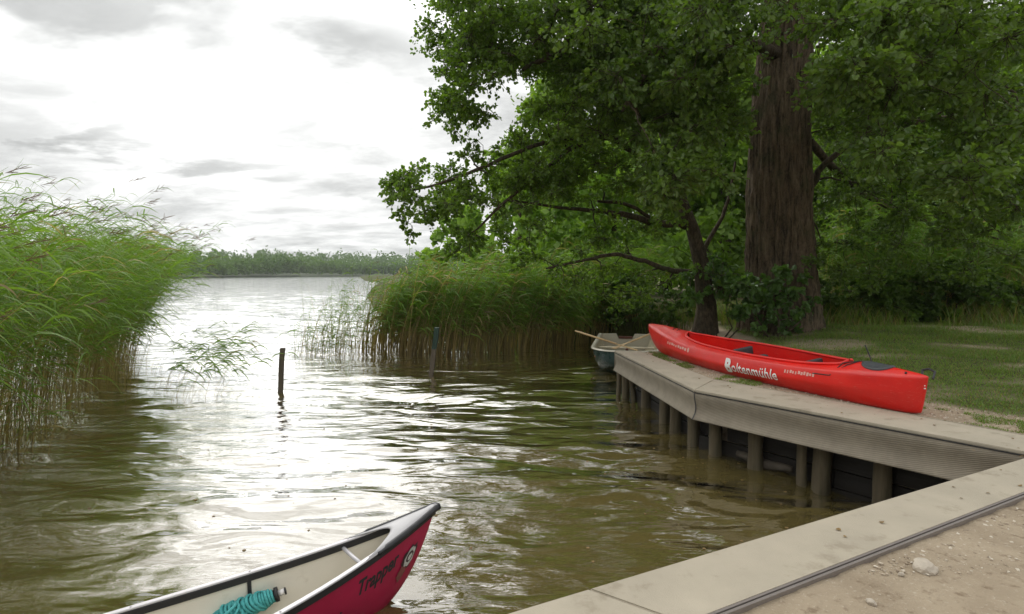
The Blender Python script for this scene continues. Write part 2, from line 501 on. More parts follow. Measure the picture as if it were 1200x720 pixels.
def pebble_mat():
    m, t, b = mat('gravel_pebbles')
    g = t.node('ShaderNodeNewGeometry')
    c = t.ramp(g.outputs['Random Per Island'], [(0, (.20, .155, .11)), (.5, (.42, .34, .25)), (1, (.66, .60, .50))])
    t.put(b.inputs['Base Color'], c); b.inputs['Roughness'].default_value = .85
    return m


M['pebble'] = pebble_mat()

# ------------------------------------------------------------------ key points of the place
DZ = 0.90
A_o, B_o, C_o = P(720, 411, DZ), P(814, 457, DZ), P(1216, 532, DZ)
A_i, B_i, C_i = P(752, 412, DZ), P(837, 445, DZ), None
fi = P(1200, 510, DZ); d_far = (fi - B_i).normalized(); C_i = fi + d_far * .0
N1, N2 = P(590, 720, DZ), P(1200, 537, DZ)         # near beam outer edge
I1, I2 = P(830, 720, DZ), P(1200, 577, DZ)         # near beam inner edge


def lerp(a, b, t): return a + (b - a) * t


def isect(p, d, q, e):
    det = d.x * (-e.y) + e.x * d.y
    r = q - p; t = (r.x * (-e.y) + e.x * r.y) / det
    return p + d * t


C_o = isect(B_o, C_o - B_o, N1, N2 - N1)
NE_o = N1 - (N2 - N1).normalized() * 3.2
NE_i = I1 - (I2 - I1).normalized() * 3.6
nd = (N2 - N1).normalized(); fd = (C_o - B_o).normalized()
END_o = C_o; 
CI = isect(B_i, d_far, I1, I2 - I1)                 # where the two inner edges meet, right of the frame

# ------------------------------------------------------------------ terrain
def off(p, d, k):                                    # shift a point sideways (left normal of d)
    n = Vector((-d.y, d.x, 0)).normalized(); return p + n * k


ab = (B_o - A_o).normalized(); bc = fd
land = [off(NE_o, nd, -.12), off(C_o, nd, -.12) + nd * .0]
pA = off(A_o, ab, .45); pB = isect(off(A_o, ab, .45), ab, off(B_o, bc, .54), bc)
pC = isect(pB, bc, land[0], nd)
land = [land[0], pC, pB, pA + ab * (-.0) + Vector((0, -.1, 0))]
LAND = [(p.x, p.y) for p in land] + [(2.75, 11.05), (4.2, 11.9), (5.1, 14.2), (5.2, 18.0), (4.0, 19.4), (1.2, 20.2), (-2.2, 21.0), (-5.0, 24), (-9, 38), (-14, 55),
        (-30, 130), (-85, 330), (-250, 900), (2500, 2500), (2500, -800), (-60, -800), (-12, -8)]
LP = np.array(LAND)


def sdist(X, Y):
    """signed distance to the land polygon, positive on land"""
    X = np.asarray(X, float); Y = np.asarray(Y, float)
    best = np.full(X.shape, 1e9); ins = np.zeros(X.shape, bool)
    n = len(LP)
    for i in range(n):
        ax, ay = LP[i]; bx, by = LP[(i + 1) % n]
        dx, dy = bx - ax, by - ay
        t = np.clip(((X - ax) * dx + (Y - ay) * dy) / (dx * dx + dy * dy), 0, 1)
        best = np.minimum(best, np.hypot(X - ax - t * dx, Y - ay - t * dy))
        c = ((ay > Y) != (by > Y)) & (X < (bx - ax) * (Y - ay) / ((by - ay) if by != ay else 1e-9) + ax)
        ins ^= c
    return np.where(ins, best, -best)


def land_z(X, Y, sd=None):
    X = np.asarray(X, float); Y = np.asarray(Y, float)
    sd = sdist(X, Y) if sd is None else sd
    nat = np.clip((Y - 10.8) / .8, 0, 1)                    # 0: retained by the dock, 1: natural bank
    wdt = .07 + nat * 1.3
    t = np.clip((sd + wdt * .6) / wdt, 0, 1); t = t * t * (3 - 2 * t)
    top = .893 + .03 * fbm(X, Y, .35, 3, 2) - .020 + np.clip((Y - 12) * .012, 0, .5) - nat * .25 * np.clip(1 - sd / 3, 0, 1)
    return -1.3 + (top + 1.3) * t


def side_far(X, Y):       # distance behind the far beam's outer line (positive = lawn side)
    n = Vector((-fd.y, fd.x)); return (X - B_o.x) * n.x + (Y - B_o.y) * n.y


def near_side(X, Y):      # distance on the camera side of the near beam's outer line
    n = Vector((nd.y, -nd.x)); return (X - N1.x) * n.x + (Y - N1.y) * n.y


def grassy(X, Y):
    sf = np.minimum(side_far(X, Y), sdist(X, Y) + .5); ns = near_side(X, Y)
    g = np.clip((sf - 1.38 - .25 * (fbm(X, Y, 1.3, 3, 5) - .5)) / .25, 0, 1)
    g = g * np.clip((-ns - .3) / .4, 0, 1)
    bare = np.clip((fbm(X, Y, .8, 4, 8) - .52) / .16, 0, 1) * .7
    return np.clip(g * (1 - bare), 0, 1)


def axis(lo, hi, fine, far_lo, far_hi, g=1.12):
    a = list(np.arange(lo, hi, fine)); s = fine; x = a[0]; pre = []
    while x > far_lo: s *= g; x -= s; pre.append(x)
    s = fine; x = a[-1]; post = []
    while x < far_hi: s *= g; x += s; post.append(x)
    return np.array(pre[::-1] + a + post)


gx = axis(-3, 12, .14, -800, 2200); gy = axis(0, 17, .14, -700, 2200)
GX, GY = np.meshgrid(gx, gy, indexing='ij')
SD = sdist(GX, GY); GZ = land_z(GX, GY, SD)
GZ = np.where((near_side(GX, GY) > 0) & (near_side(GX, GY) < .30) & (GY < 5.2), np.minimum(GZ, .862), GZ)
near = np.clip(1 - np.abs(np.hypot(GX - 2, GY - 3) - 0) / 9, 0, 1)
GZ = GZ + near * (fbm(GX, GY, 3, 3, 4) - .5) * .02 * (SD > .3) * (near_side(GX, GY) > .38)
V = np.stack([GX, GY, GZ], -1).reshape(-1, 3)
Fq = grid_faces(len(gx), len(gy))
keep = V[Fq][:, :, 2].max(1) > -1.28
Fq = Fq[keep]
used = np.unique(Fq); remap = np.zeros(len(V), int); remap[used] = np.arange(len(used))
tint = np.where(True, grassy(GX, GY), 0).ravel()
natland = (GY.ravel() > 12.0) & (GX.ravel() < 5)
tint = np.where(natland, 1, tint)
me = np_mesh('ground', V[used], [remap[Fq][:, ::-1]], [M['ground']], True, {'tint': tint[used]})
add('ground', me, kind='structure', label='sandy gravel path and shaded lawn behind the dock edge')

bx = axis(-8, 8, .5, -1500, 1500, 1.2); by = axis(-2, 22, .5, -300, 2200, 1.2)
BX, BY = np.meshgrid(bx, by, indexing='ij')
sdb = sdist(BX, BY)
BZ = -.42 - .16 * np.clip(-sdb, 0, 12) + (fbm(BX, BY, 1.2, 3, 3) - .5) * .12
V = np.stack([BX, BY, BZ], -1).reshape(-1, 3)
add('lake_bed', np_mesh('lake_bed', V, [grid_faces(len(bx), len(by))[:, ::-1]], [M['bed']], True), kind='structure')

# ------------------------------------------------------------------ water
def waves(X, Y, R):
    Z = np.zeros_like(X); rs = np.random.default_rng(5)
    warp = (fbm(X, Y, .35, 3, 21) - .5) * 3.0; warp2 = (fbm(X, Y, .9, 3, 31) - .5) * 1.2
    amp_mod = .45 + 1.1 * fbm(X, Y, .45, 3, 13)
    for k in range(14):
        L = .38 * 1.22 ** k * rs.uniform(.9, 1.1)
        th = math.radians(rs.normal(78, 17))               # mostly running towards / away from the camera
        a = .0030 * (L / .6) ** 1.0 if L < 1.9 else .0095
        ph = rs.uniform(0, 6.28)
        q = (X * math.cos(th) + Y * math.sin(th) + warp * .35 + warp2 * .18) * 2 * math.pi / L + ph
        s = np.sin(q)
        s = s + .22 * np.cos(2 * q)
        fade = np.clip(1.6 - (R * .013) / L * 3.0, 0, 1)
        Z += a * s * fade
    return Z * amp_mod


rr = np.concatenate([[.2, .5], np.geomspace(.9, 90, 340), np.geomspace(95, 1900, 30)])
aa = np.concatenate([np.linspace(-math.pi, -1.15, 26)[:-1], np.linspace(-1.15, .95, 340), np.linspace(.95, math.pi, 30)[1:]])
R_, A_ = np.meshgrid(rr, aa, indexing='ij')
WX, WY = R_ * np.sin(A_), R_ * np.cos(A_)
WZ = waves(WX, WY, R_)
V = np.stack([WX, WY, WZ], -1).reshape(-1, 3)
add('lake_water', np_mesh('lake_water', V, [grid_faces(len(rr), len(aa))], [M['water']], True), kind='structure',
    label='rippled olive lake water reflecting the white sky')

# ------------------------------------------------------------------ dock
dock = empty('landing_stage', 'angled sand coloured dock edge with ribbed grey fascia standing on wooden piles', 'dock', (0, 0, 0))


def board(outer, inner, n, gap=.006, t=.03, name='deck_board', miter0=None):
    """deck boards laid end to end between an outer and an inner edge line"""
    for k in range(n):
        o0, o1 = lerp(outer[0], outer[1], k / n), lerp(outer[0], outer[1], (k + 1) / n)
        i0, i1 = lerp(inner[0], inner[1], k / n), lerp(inner[0], inner[1], (k + 1) / n)
        d = (o1 - o0).normalized() * gap * .5
        pts = [o0 + d, o1 - d, i1 - d, i0 + d]
        bm = bmesh.new()
        vt = [bm.verts.new((p.x, p.y, DZ + random.uniform(-.0012, .0012))) for p in pts]
        f = bm.faces.new(vt)
        if f.normal.z < 0: f.normal_flip()
        r = bmesh.ops.extrude_face_region(bm, geom=[f])
        for v in [g for g in r['geom'] if isinstance(g, bmesh.types.BMVert)]: v.co.z -= t
        bmesh.ops.recalc_face_normals(bm, faces=bm.faces)
        bmesh.ops.bevel(bm, geom=bm.edges[:], offset=.006, segments=2, affect='EDGES')
        add(name, bm_mesh(bm, name, M['deck']), dock)


board((A_o, B_o), (A_i, B_i), 1)
board((B_o, C_o), (B_i, CI), 1)
# near beam: joints at about (690,690)-(725,720) and (948,613)
Lw = (C_o - NE_o).length
tj1 = (P(690, 690, DZ) - NE_o).dot(nd) / Lw; tj2 = (P(948, 613, DZ) - NE_o).dot(nd) / Lw
ni = (I2 - I1).normalized(); CIn = isect(CI, ni, C_o, Vector((nd.y, -nd.x, 0)))
cuts = [0, tj1, 1.0]
ie0, ie1 = NE_i, I1 + ni * ((C_o - I1).dot(ni))
for k in range(len(cuts) - 1):
    t0, t1 = cuts[k], cuts[k + 1]
    board((lerp(NE_o, C_o, t0), lerp(NE_o, C_o, t1)), (lerp(ie0, ie1, t0), lerp(ie0, ie1, t1)), 1)


def sweep_profile(a, b, prof, n, m0=None, m1=None, out=None):
    """prof: (offset outward, z) list swept from a to b"""
    d = (b - a); L = d.length; d = d / L
    nrm = Vector((d.y, -d.x, 0)) if out is None else out
    S = np.linspace(0, 1, n + 1); V = []; al = []
    for s in S:
        for (o_, z_) in prof:
            e0 = (m0 or 0) * o_ * (1 - s); e1 = (m1 or 0) * o_ * s
            p = a + d * (L * s + e0 + e1) + nrm * o_
            V.append((p.x, p.y, z_)); al.append(L * s)
    return np.array(V), grid_faces(n + 1, len(prof)), np.array(al)


prof = [(-.02, .868), (-.006, .868), (-.006, .855), (-.002, .852), (-.006, .80), (-.016, .75), (-.026, .70), (-.028, .65), (-.018, .60), (.006, .555), (.018, .535), (.020, .522), (.01, .518), (-.03, .56)]
for (a, b, m0, m1, nm) in ((A_o, B_o, 0, .28, 'ab'), (B_o, C_o, -.28, 0, 'bc')):
    V, F, al = sweep_profile(a, b, prof, 24, m0, m1)
    if nm == 'ab':
        al = al + 3.3
    me = np_mesh('edge_fascia', V, [F[:, ::-1]], [M['fascia']], True, {'along': al})
    add('edge_fascia', me, dock)
# seam strip where the two fascia lengths meet at the corner, and the end cap
bm = bmesh.new()
bis = (Vector((ab.y, -ab.x, 0)) + Vector((fd.y, -fd.x, 0))).normalized()
V = []
for (o_, z_) in prof[2:12]:
    for s in (-1, 1): V.append(bm.verts.new(tuple(Vector((B_o.x, B_o.y, z_)) + bis * (o_ + .006) + fd * s * .008)))
for k in range(9): bm.faces.new((V[2 * k], V[2 * k + 1], V[2 * k + 3], V[2 * k + 2]))
add('seam_strip', bm_mesh(bm, 'seam_strip', M['rail_dark']), dock)
# dark joint line under the lip
V, F, al = sweep_profile(B_o, C_o, [(.0, .8685), (.0035, .8675), (.0035, .859), (.0, .857)], 4)
add('joint_strip', np_mesh('joint_strip', V, [F[:, ::-1]], [M['slot']], False), dock)
V, F, al = sweep_profile(A_o, B_o, [(.0, .8685), (.0035, .8675), (.0035, .859), (.0, .857)], 4)
add('joint_strip', np_mesh('joint_strip', V, [F[:, ::-1]], [M['slot']], False), dock)
# end fascia at the rowboat
ea = (A_i - A_o)
V, F, al = sweep_profile(A_i, A_o, [(0.0, .868), (0.0, .855), (.002, .8), (.02, .65), (.05, .535), (.05, .52), (.0, .54)], 4)
add('end_fascia', np_mesh('end_fascia', V, [F[:, ::-1]], [M['fascia']], True, {'along': al}), dock)
# near beam fascia (seen only from the water)
V, F, al = sweep_profile(C_o, NE_o, prof, 30)
add('edge_fascia', np_mesh('edge_fascia', V, [F[:, ::-1]], [M['fascia']], True, {'along': al}), dock)
# twin metal rail along the inner edge of the near beam
for k, (w0, w1, zt, mt) in enumerate(((.003, .016, .908, 'rail'), (.016, .023, .892, 'rail_dark'), (.023, .038, .906, 'rail'))):
    o2 = Vector((ni.y, -ni.x, 0))
    a, b = ie0, CI
    pr = [(w0, .80), (w0, zt - .004), (w0 + .004, zt), (w1 - .004, zt), (w1, zt - .004), (w1, .80)]
    V, F, al = sweep_profile(a, b, pr, 6, out=o2)
    add('edge_rail', np_mesh('edge_rail', V, [F], [M[mt]], False), dock)
# a thin steel strip edges the far beam too
V, F, al = sweep_profile(B_i, CI, [(.0, .80), (.0, .906), (.008, .906), (.008, .80)], 6, out=Vector((-fd.y, fd.x, 0)))
add('edge_rail', np_mesh('edge_rail', V, [F], [M['deck']], False), dock)


def pile_mesh(r, h, seed, name='pile', m='pile', lean=(0, 0), sq=False):
    rs = np.random.default_rng(seed); n = 12; sides = 14
    z = np.linspace(-.9, h, n)
    path = np.stack([lean[0] * (z - 0) + .006 * np.sin(z * 5 + seed), lean[1] * z, z], -1)
    a = np.arange(sides)
    groove = 1 + .10 * rs.standard_normal(sides)[None, :] + .04 * rs.standard_normal((n, sides))
    V, F = tube_geo(path, np.linspace(r * 1.08, r * .96, n), sides, True, groove)
    return np_mesh(name, V, F, [M[m]], True)


piles = [(725, 464, 10), (733, 467, 16), (743, 469, 10), (757, 480, 20), (780, 497, 22), (793, 508, 24), (803, 506, 13), (814, 524, 28), (844, 535, 26),
         (889, 551, 33), (951, 563, 22), (967, 574, 36), (1048, 588, 34)]
for k, (u, v, wpx) in enumerate(piles):
    p = P(u, v, 0.0); r = wpx / F_PX * p.y * .5 * .54
    # keep each pile under the beam and before the plank wall
    nb_ = Vector((-fd.y, fd.x, 0)); q_ = (p - B_o).dot(nb_)
    if (p - B_o).dot(fd) > .1: p = p + nb_ * (min(max(q_, .10), .30) - q_)
    lean = (-.12, 0) if k == 2 else (random.uniform(-.03, .03), random.uniform(-.02, .02))
    o = add('pile', pile_mesh(r, .845 if k != 6 else .3, k, lean=lean), dock, loc=(p.x + .01, p.y + r * .6 + .04, 0))

# retaining planks behind the piles
def plank_wall(a, b, n_long, rows):
    d = (b - a); L = d.length; d.normalize(); ang = math.atan2(d.y, d.x)
    for r in range(rows):
        for k in range(n_long):
            l = L / n_long
            c = a + d * (l * (k + .5 + (.12 if r % 2 else -.12)))
            bm = box_geo(0, 0, 0, l - .01, .05, .195, .008)
            for v in bm.verts: v.co.z += .01 * math.sin(v.co.x * 3 + r); v.co.y += random.uniform(-.004, .004)
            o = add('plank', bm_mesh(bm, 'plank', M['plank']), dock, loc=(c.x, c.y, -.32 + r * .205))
            o.rotation_euler = (random.uniform(-.03, .03), 0, ang)


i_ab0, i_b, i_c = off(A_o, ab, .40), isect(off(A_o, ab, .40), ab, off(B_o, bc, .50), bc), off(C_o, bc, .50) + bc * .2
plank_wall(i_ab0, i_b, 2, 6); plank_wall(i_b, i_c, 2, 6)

# loose weathered logs lying in the water under the beam
for k, (u0, v0, u1, v1, r) in enumerate(((978, 562, 1040, 580, .075), (868, 536, 935, 556, .06), (826, 506, 850, 516, .07), (1052, 583, 1105, 572, .06))):
    a, b = P(u0, v0, .07), P(u1, v1, .05); a.y += .12; b.y += .12
    n = 9; t = np.linspace(0, 1, n)[:, None]
    path = np.array(a)[None] * (1 - t) + np.array(b)[None] * t; path[:, 2] += .015 * np.sin(t[:, 0] * 7 + k)
    path -= path.mean(0); cen = (a + b) / 2
    jit = 1 + .1 * RNG.standard_normal((n, 12)); rad = r * np.sin(np.linspace(.25, np.pi - .35, n)) ** .4
    V, F = tube_geo(path, rad, 12, True, jit)
    add('driftwood_log', np_mesh('driftwood_log', V, F, [M['log']], True), None, loc=cen, cat='log', group='logs floating under the dock beam',
        label=('long pale split log in the water between the two rightmost pile groups', 'dark wet log in the water between the thick lone pile and the pile pair',
               'short stubby log just right of the dock corner seam', 'log end lying behind the rightmost pile by the near beam')[k])

# ------------------------------------------------------------------ stakes standing in the water
def stake(u0, v0, u1, v1, w, label, green):
    b = P(u1, v1, 0.0); t = PY(u0, v0, b.y + .02)
    h = t.z; lean = ((t.x - b.x) / h, .02)
    e = empty('stake', label, 'stake', (b.x, b.y, 0), group='stakes standing in the shallow water')
    def seg(z0, z1, m, nm, ww):
        bm = box_geo(0, 0, (z0 + z1) / 2, ww, ww * .9, z1 - z0, .008)
        bmesh.ops.subdivide_edges(bm, edges=[q for q in bm.edges if abs(q.verts[0].co.z - q.verts[1].co.z) > .3], cuts=6)
        for v in bm.verts:
            v.co.x += lean[0] * v.co.z + .006 * math.sin(v.co.z * 9); v.co.y += lean[1] * v.co.z
        return add(nm, bm_mesh(bm, nm, M[m]), e)
    seg(-.9, h * (.55 if green else 1), 'stake', 'shaft', w)
    if green: seg(h * .55 + .001, h, 'stake_green', 'painted_top', w * 1.06)
    return e


stake(331, 408, 328.5, 460, .085, 'slim dark square stake alone in open bright water', False)
stake(512, 384, 505, 440, .105, 'leaning stake with dark green top standing before the reeds', True)

# ------------------------------------------------------------------ kayak
KL, KW = 5.5, .43


def k_half(x):
    a = np.clip(x / KL, 0, 1)
    return KW * np.clip(np.sin(np.pi * a ** 1.02), 0, 1) ** .62 * (1 - .10 * np.abs(2 * a - 1)) + .012


def k_keel(x):
    far = np.clip((x - (KL - .75)) / .75, 0, 1); nr = np.clip((.35 - x) / .35, 0, 1)
    return .0 + .36 * far ** 2.3 + .035 * nr ** 2 + .02 * np.clip((x - KL * .6) / (KL * .4), 0, 1)


def k_sheer(x):
    a = x / KL
    return .365 + .055 * np.clip(1 - a / .3, 0, 1) ** 1.5 + .15 * np.clip((a - .62) / .38, 0, 1) ** 1.6


def k_open(x):            # half width of the cockpit opening
    x0, x1 = .92, 4.2
    a = np.clip((x - x0) / (x1 - x0), 0, 1)
    return .285 * np.clip(np.sin(np.pi * a), 0, 1) ** .42 * np.where((x > x0) & (x < x1), 1, 0)


def k_ring(x):
    """half section from keel to deck inner edge: (y, z)"""
    w, zk, zs, wo = k_half(x), k_keel(x), k_sheer(x), k_open(x)
    h = zs - zk
    crown = .075 + .0 * x
    inner = wo if wo > .02 else 0.0
    crown = crown * min(1, w / .2)
    rim = .035 if wo > .02 else 0
    pts = [(0, zk), (w * .25, zk + .004), (w * .52, zk + .012 * h / .3 + .004), (w * .64, zk + h * .07), (w * .74, zk + h * .15), (w * .83, zk + h * .26), (w * .93, zk + h * .42), (w * .99, zk + h * .56),
           (w * 1.0, zk + h * .62), (w * .985, zk + h * .68), (w * .93, zk + h * .85), (w * .88, zk + h * .97), (w * .84, zs + .008)]
    for t in (.25, .5, .75, 1.0):
        y = w * .84 * (1 - t) + inner * t
        pts.append((y, zs + .008 + (crown * .7 if inner else crown) * (1 - (y / (w * .84)) ** 1.6)))
    return pts


def kayak():
    A_ = P(1091, 489, .90); Bk = P(772, 411, .90)
    dirn = Vector((Bk.x - A_.x, Bk.y - A_.y, 0)); ang = math.atan2(dirn.y, dirn.x)
    e = empty('kayak', 'long red two seat kayak lying on the gravel strip behind the dock edge', 'kayak', (A_.x, A_.y, .898), ang)
    e.location += Vector((math.cos(ang - math.pi / 2), math.sin(ang - math.pi / 2), 0)) * .0
    e.rotation_euler = (math.radians(-8), math.radians(.2), ang)
    e.location.z -= .012
    # local +x towards the far end, local +y is the left side = side facing the water
    xs = np.concatenate([[0, .012, .04, .09], np.linspace(.16, KL - .16, 74), [KL - .09, KL - .04, KL - .012, KL]])
    N = len(xs); rings = [k_ring(x) for x in xs]; m = len(rings[0]); V = []
    for x, r in zip(xs, rings):
        zs = k_sheer(x)
        for sgn in (1, -1):
            for (y, z) in r:
                # rounded raked ends
                dx = 0
                if x < .2: dx = (.11 * (1 - x / .2)) * (1 - (z - k_keel(x)) / .4)
                V.append((x + dx * .9, sgn * y, z))
    V = np.array(V); F = []
    for i in range(N - 1):
        for s in (0, 1):
            for j in range(m - 1):
                a, b = i * 2 * m + s * m + j, i * 2 * m + s * m + j + 1
                c, d = a + 2 * m, b + 2 * m
                F.append((a, b, d, c) if s else (a, c, d, b))
    caps = []
    for i, flip in ((0, False), (N - 1, True)):
        for j in range(m - 1):
            a, b = i * 2 * m + j, i * 2 * m + j + 1; c, d = a + m, b + m
            caps.append((a, b, d, c) if flip else (a, c, d, b))
    me = np_mesh('hull', V, [np.array(F + caps)], [M['red']], True)
    bm = bmesh.new(); bm.from_mesh(me); bmesh.ops.remove_doubles(bm, verts=bm.verts, dist=.0015); bmesh.ops.recalc_face_normals(bm, faces=bm.faces); bm.to_mesh(me); bm.free()
    hull = add('hull', me, e)
    # cockpit rim and inner well
    xo = np.linspace(.921, 4.199, 60)
    yo = np.array([k_open(x) for x in xo])
    def rimz(x): return k_ring(x)[-1][1]
    up = np.stack([xo, yo, [rimz(x) + .012 for x in xo]], -1)
    dn = up[::-1].copy(); dn[:, 1] *= -1
    loop = np.vstack([up, dn, up[:1]])
    V, F = tube_geo(loop, .017, 10, False)
    add('cockpit_rim', np_mesh('cockpit_rim', V, F, [M['red']], True), e)
    Vw = []; K = 9
    for x in xo:
        wo = k_open(x); zt = rimz(x); zb = .035 + k_keel(x)
        for t in np.linspace(-1, 1, 2 * K + 1):
            s = abs(t); sg = np.sign(t)
            if s > .45: q = (s - .45) / .55; y = wo * .92 + (wo - wo * .92) * q ** 2; z = zb + (zt - zb) * q
            else: y = wo * .92 * s / .45; z = zb
            Vw.append((x, sg * y, z))
    add('cockpit_well', np_mesh('cockpit_well', Vw, [grid_faces(len(xo), 2 * K + 1)], [M['red']], True), e)
    # two seats
    for x0 in (1.75, 3.05):
        bm = box_geo(x0, 0, .12, .42, .40, .06, .025); st = add('seat', bm_mesh(bm, 'seat', M['grey_seat'], True), e)
        bb = box_geo(0, 0, 0, .05, .36, .24, .022)
        for v in bb.verts: v.co = Vector((v.co.x - .05 * (v.co.z), v.co.y * (1 - 1.2 * max(0, v.co.z) ** 1.2), v.co.z)) + Vector((x0 - .23, 0, .27))
        add('backrest', bm_mesh(bb, 'backrest', M['grey_seat'], True), e)
    bm = box_geo(2.42, .02, .27, .10, .20, .12, .02); add('foot_block', bm_mesh(bm, 'foot_block', M['hatch']), e)
    # hatch cover on the near deck
    def deck_z(x, y):
        r = k_ring(x)[10:]; ys = [p[0] for p in r][::-1]; zs = [p[1] for p in r][::-1]
        return float(np.interp(abs(y), ys, zs))
    a = np.linspace(0, 2 * np.pi, 40, endpoint=False); V = []; rs = (1.0, 1.0, .93, .84, .80, .4, .02); dz = (.0, .014, .018, .016, .010, .012, .012)
    hx = .56
    for r_, d_ in zip(rs, dz):
        for t in a:
            x = hx + .185 * r_ * math.cos(t); y = .115 * r_ * math.sin(t)
            V.append((x, y, deck_z(x, y) + d_ + .002))
    add('hatch_cover', np_mesh('hatch_cover', V, [grid_faces(len(rs), 40, True)], [M['hatch']], True), e)
    def cord(pts, r=.006, nm='deck_cord', m='black'):
        pts = [Vector(p) for p in pts]; out = []
        for p0, p1 in zip(pts[:-1], pts[1:]):
            for t in np.linspace(0, 1, 7)[:-1]: out.append(p0.lerp(p1, t))
        out.append(pts[-1]); V, F = tube_geo(np.array(out), r, 6)
        return add(nm, np_mesh(nm, V, F, [M[m]], True), e)
    def dk(x, y, h=.010): return (x, y, deck_z(x, y) + h)
    w1 = lambda x, k: float(k_half(x)) * k
    cord([dk(1.2, w1(1.2, .93)), dk(.98, w1(.98, .93)), dk(.86, w1(.86, .45)), dk(.80, 0), dk(.86, -w1(.86, .45)), dk(.98, -w1(.98, .93)), dk(1.2, -w1(1.2, .93))])
    cord([dk(.98, w1(.98, .93)), dk(.93, .1, .03), dk(.80, 0)])
    cord([dk(4.42, w1(4.42, .92)), dk(4.5, 0), dk(4.42, -w1(4.42, .92))]); cord([dk(4.68, w1(4.68, .92)), dk(4.62, 0), dk(4.68, -w1(4.68, .92))])
    cord([dk(4.42, w1(4.42, .92)), dk(4.62, 0)]); cord([dk(.72, -.20), dk(.35, -.16), dk(.30, -.1)])
    # upright rudder line and the two carry handles
    cord([dk(.80, -.18), (.84, -.20, deck_z(.8, .18) + .09), (.90, -.21, deck_z(.8, .18) + .21)], .007)
    cord([(.12, -.07, .40), (.16, -.13, .455), (.10, -.15, .47), (.02, -.12, .46), (-.01, -.05, .40)], .012, 'carry_handle')
    cord([(KL - .10, .02, .475), (KL - .05, .03, .51), (KL + .0, .0, .50)], .010, 'carry_handle')
    cord([dk(.19, .045, .004), dk(.205, .05, .006)], .013, 'drain_plug')
    # the printed name, laid on the side towards the water
    def side_pt(x, t, offn=.009):           # t: 0 bottom chine .. 1 deck edge
        r = k_ring(x)[3:12]; q = [0]
        for (ya, za), (yb, zb) in zip(r[:-1], r[1:]): q.append(q[-1] + math.hypot(yb - ya, zb - za))
        q = [v / q[-1] for v in q]
        y = np.interp(t, q, [p[0] for p in r]); z = np.interp(t, q, [p[1] for p in r])
        return (x, y + offn, z)
    def print_text(txt, x_left, x_right, t0, t1, nm='lettering', bold=.02, fn=side_pt):
        c = bpy.data.curves.new('tmp_text', 'FONT'); c.body = txt; c.offset = bold; c.resolution_u = 3; c.space_character = 1.06
        o = bpy.data.objects.new('tmp_text', c); COL.objects.link(o)
        bpy.context.view_layer.update(); dg = bpy.context.evaluated_depsgraph_get()
        me = bpy.data.meshes.new_from_object(o.evaluated_get(dg)); bpy.data.objects.remove(o)
        bm = bmesh.new(); bm.from_mesh(me)
        bmesh.ops.triangulate(bm, faces=bm.faces[:])
        xs_ = [v.co.x for v in bm.verts]; x0, x1 = min(xs_), max(xs_)
        for v in bm.verts:
            a_ = (v.co.x - x0) / (x1 - x0)
            v.co = (x_left + (x_right - x_left) * a_, t0 + (t1 - t0) * (v.co.y / .72), 0)
        for tb in np.linspace(.1, .95, 14):
            bmesh.ops.bisect_plane(bm, geom=bm.verts[:] + bm.edges[:] + bm.faces[:], plane_co=(0, tb, 0), plane_no=(0, 1, 0))
        for xb in np.linspace(x_right, x_left, 16)[1:-1]:
            bmesh.ops.bisect_plane(bm, geom=bm.verts[:] + bm.edges[:] + bm.faces[:], plane_co=(xb, 0, 0), plane_no=(1, 0, 0))
        for v in bm.verts: v.co = fn(v.co.x, v.co.y)
        bm.to_mesh(me); bm.free(); me.materials.clear(); me.materials.append(M['white_print'])
        return add(nm, me, hull)
    x_at = lambda u: 0
    def bigB(ch='B'): pass
    print_text('oltenmühle', TXT[1], TXT[2], .47, .85, bold=.014)
    print_text('B', TXT[0], TXT[1] + .012, .40, .93, bold=.05)
    # worn, unreadable small prints: rows of short strokes
    def smudge(x_left, x_right, n, emblem):
        rs = random.Random(4)
        def up(x, t): 
            r = k_ring(x); y = np.interp(t, [0, 1], [r[9][0], r[11][0]]); z = np.interp(t, [0, 1], [r[9][1], r[11][1]])
            return (x, y + .003, z + .003)
        for k in range(n):
            xa = x_left + (x_right - x_left) * (k / n); xb = xa + (x_right - x_left) / n * rs.uniform(.45, .8)
            lo, hi = rs.uniform(.25, .36), rs.uniform(.55, .72)
            bm = bmesh.new(); vs = [bm.verts.new(up(xa, lo)), bm.verts.new(up(xb, lo)), bm.verts.new(up(xb, hi)), bm.verts.new(up(xa, hi))]
            bm.faces.new(vs); add('worn_print', bm_mesh(bm, 'worn_print', M['faded_print']), hull)
        if emblem:
            bm = bmesh.new(); cx = x_right - .045; vs = [bm.verts.new(up(cx + .03 * math.cos(q), .5 + .35 * math.sin(q))) for q in np.linspace(0, 2 * math.pi, 13)[:-1]]
            bm.faces.new(vs); add('worn_print', bm_mesh(bm, 'worn_print', M['faded_print']), hull)
    smudge(TXT[3], TXT[4], 9, True); smudge(TXT[5], TXT[6], 11, False)
    for dz_ in (0, .03):
        bm = box_geo(.03, .016, .31 + dz_, .012, .012, .012); add('end_marker', bm_mesh(bm, 'end_marker', M['white_print']), hull)
    return e


TXT = (2.66, 2.52, 1.70, 4.42, 3.72, 1.60, 1.16)
kayak()

# ------------------------------------------------------------------ canoe
NL, NW = 4.9, .40


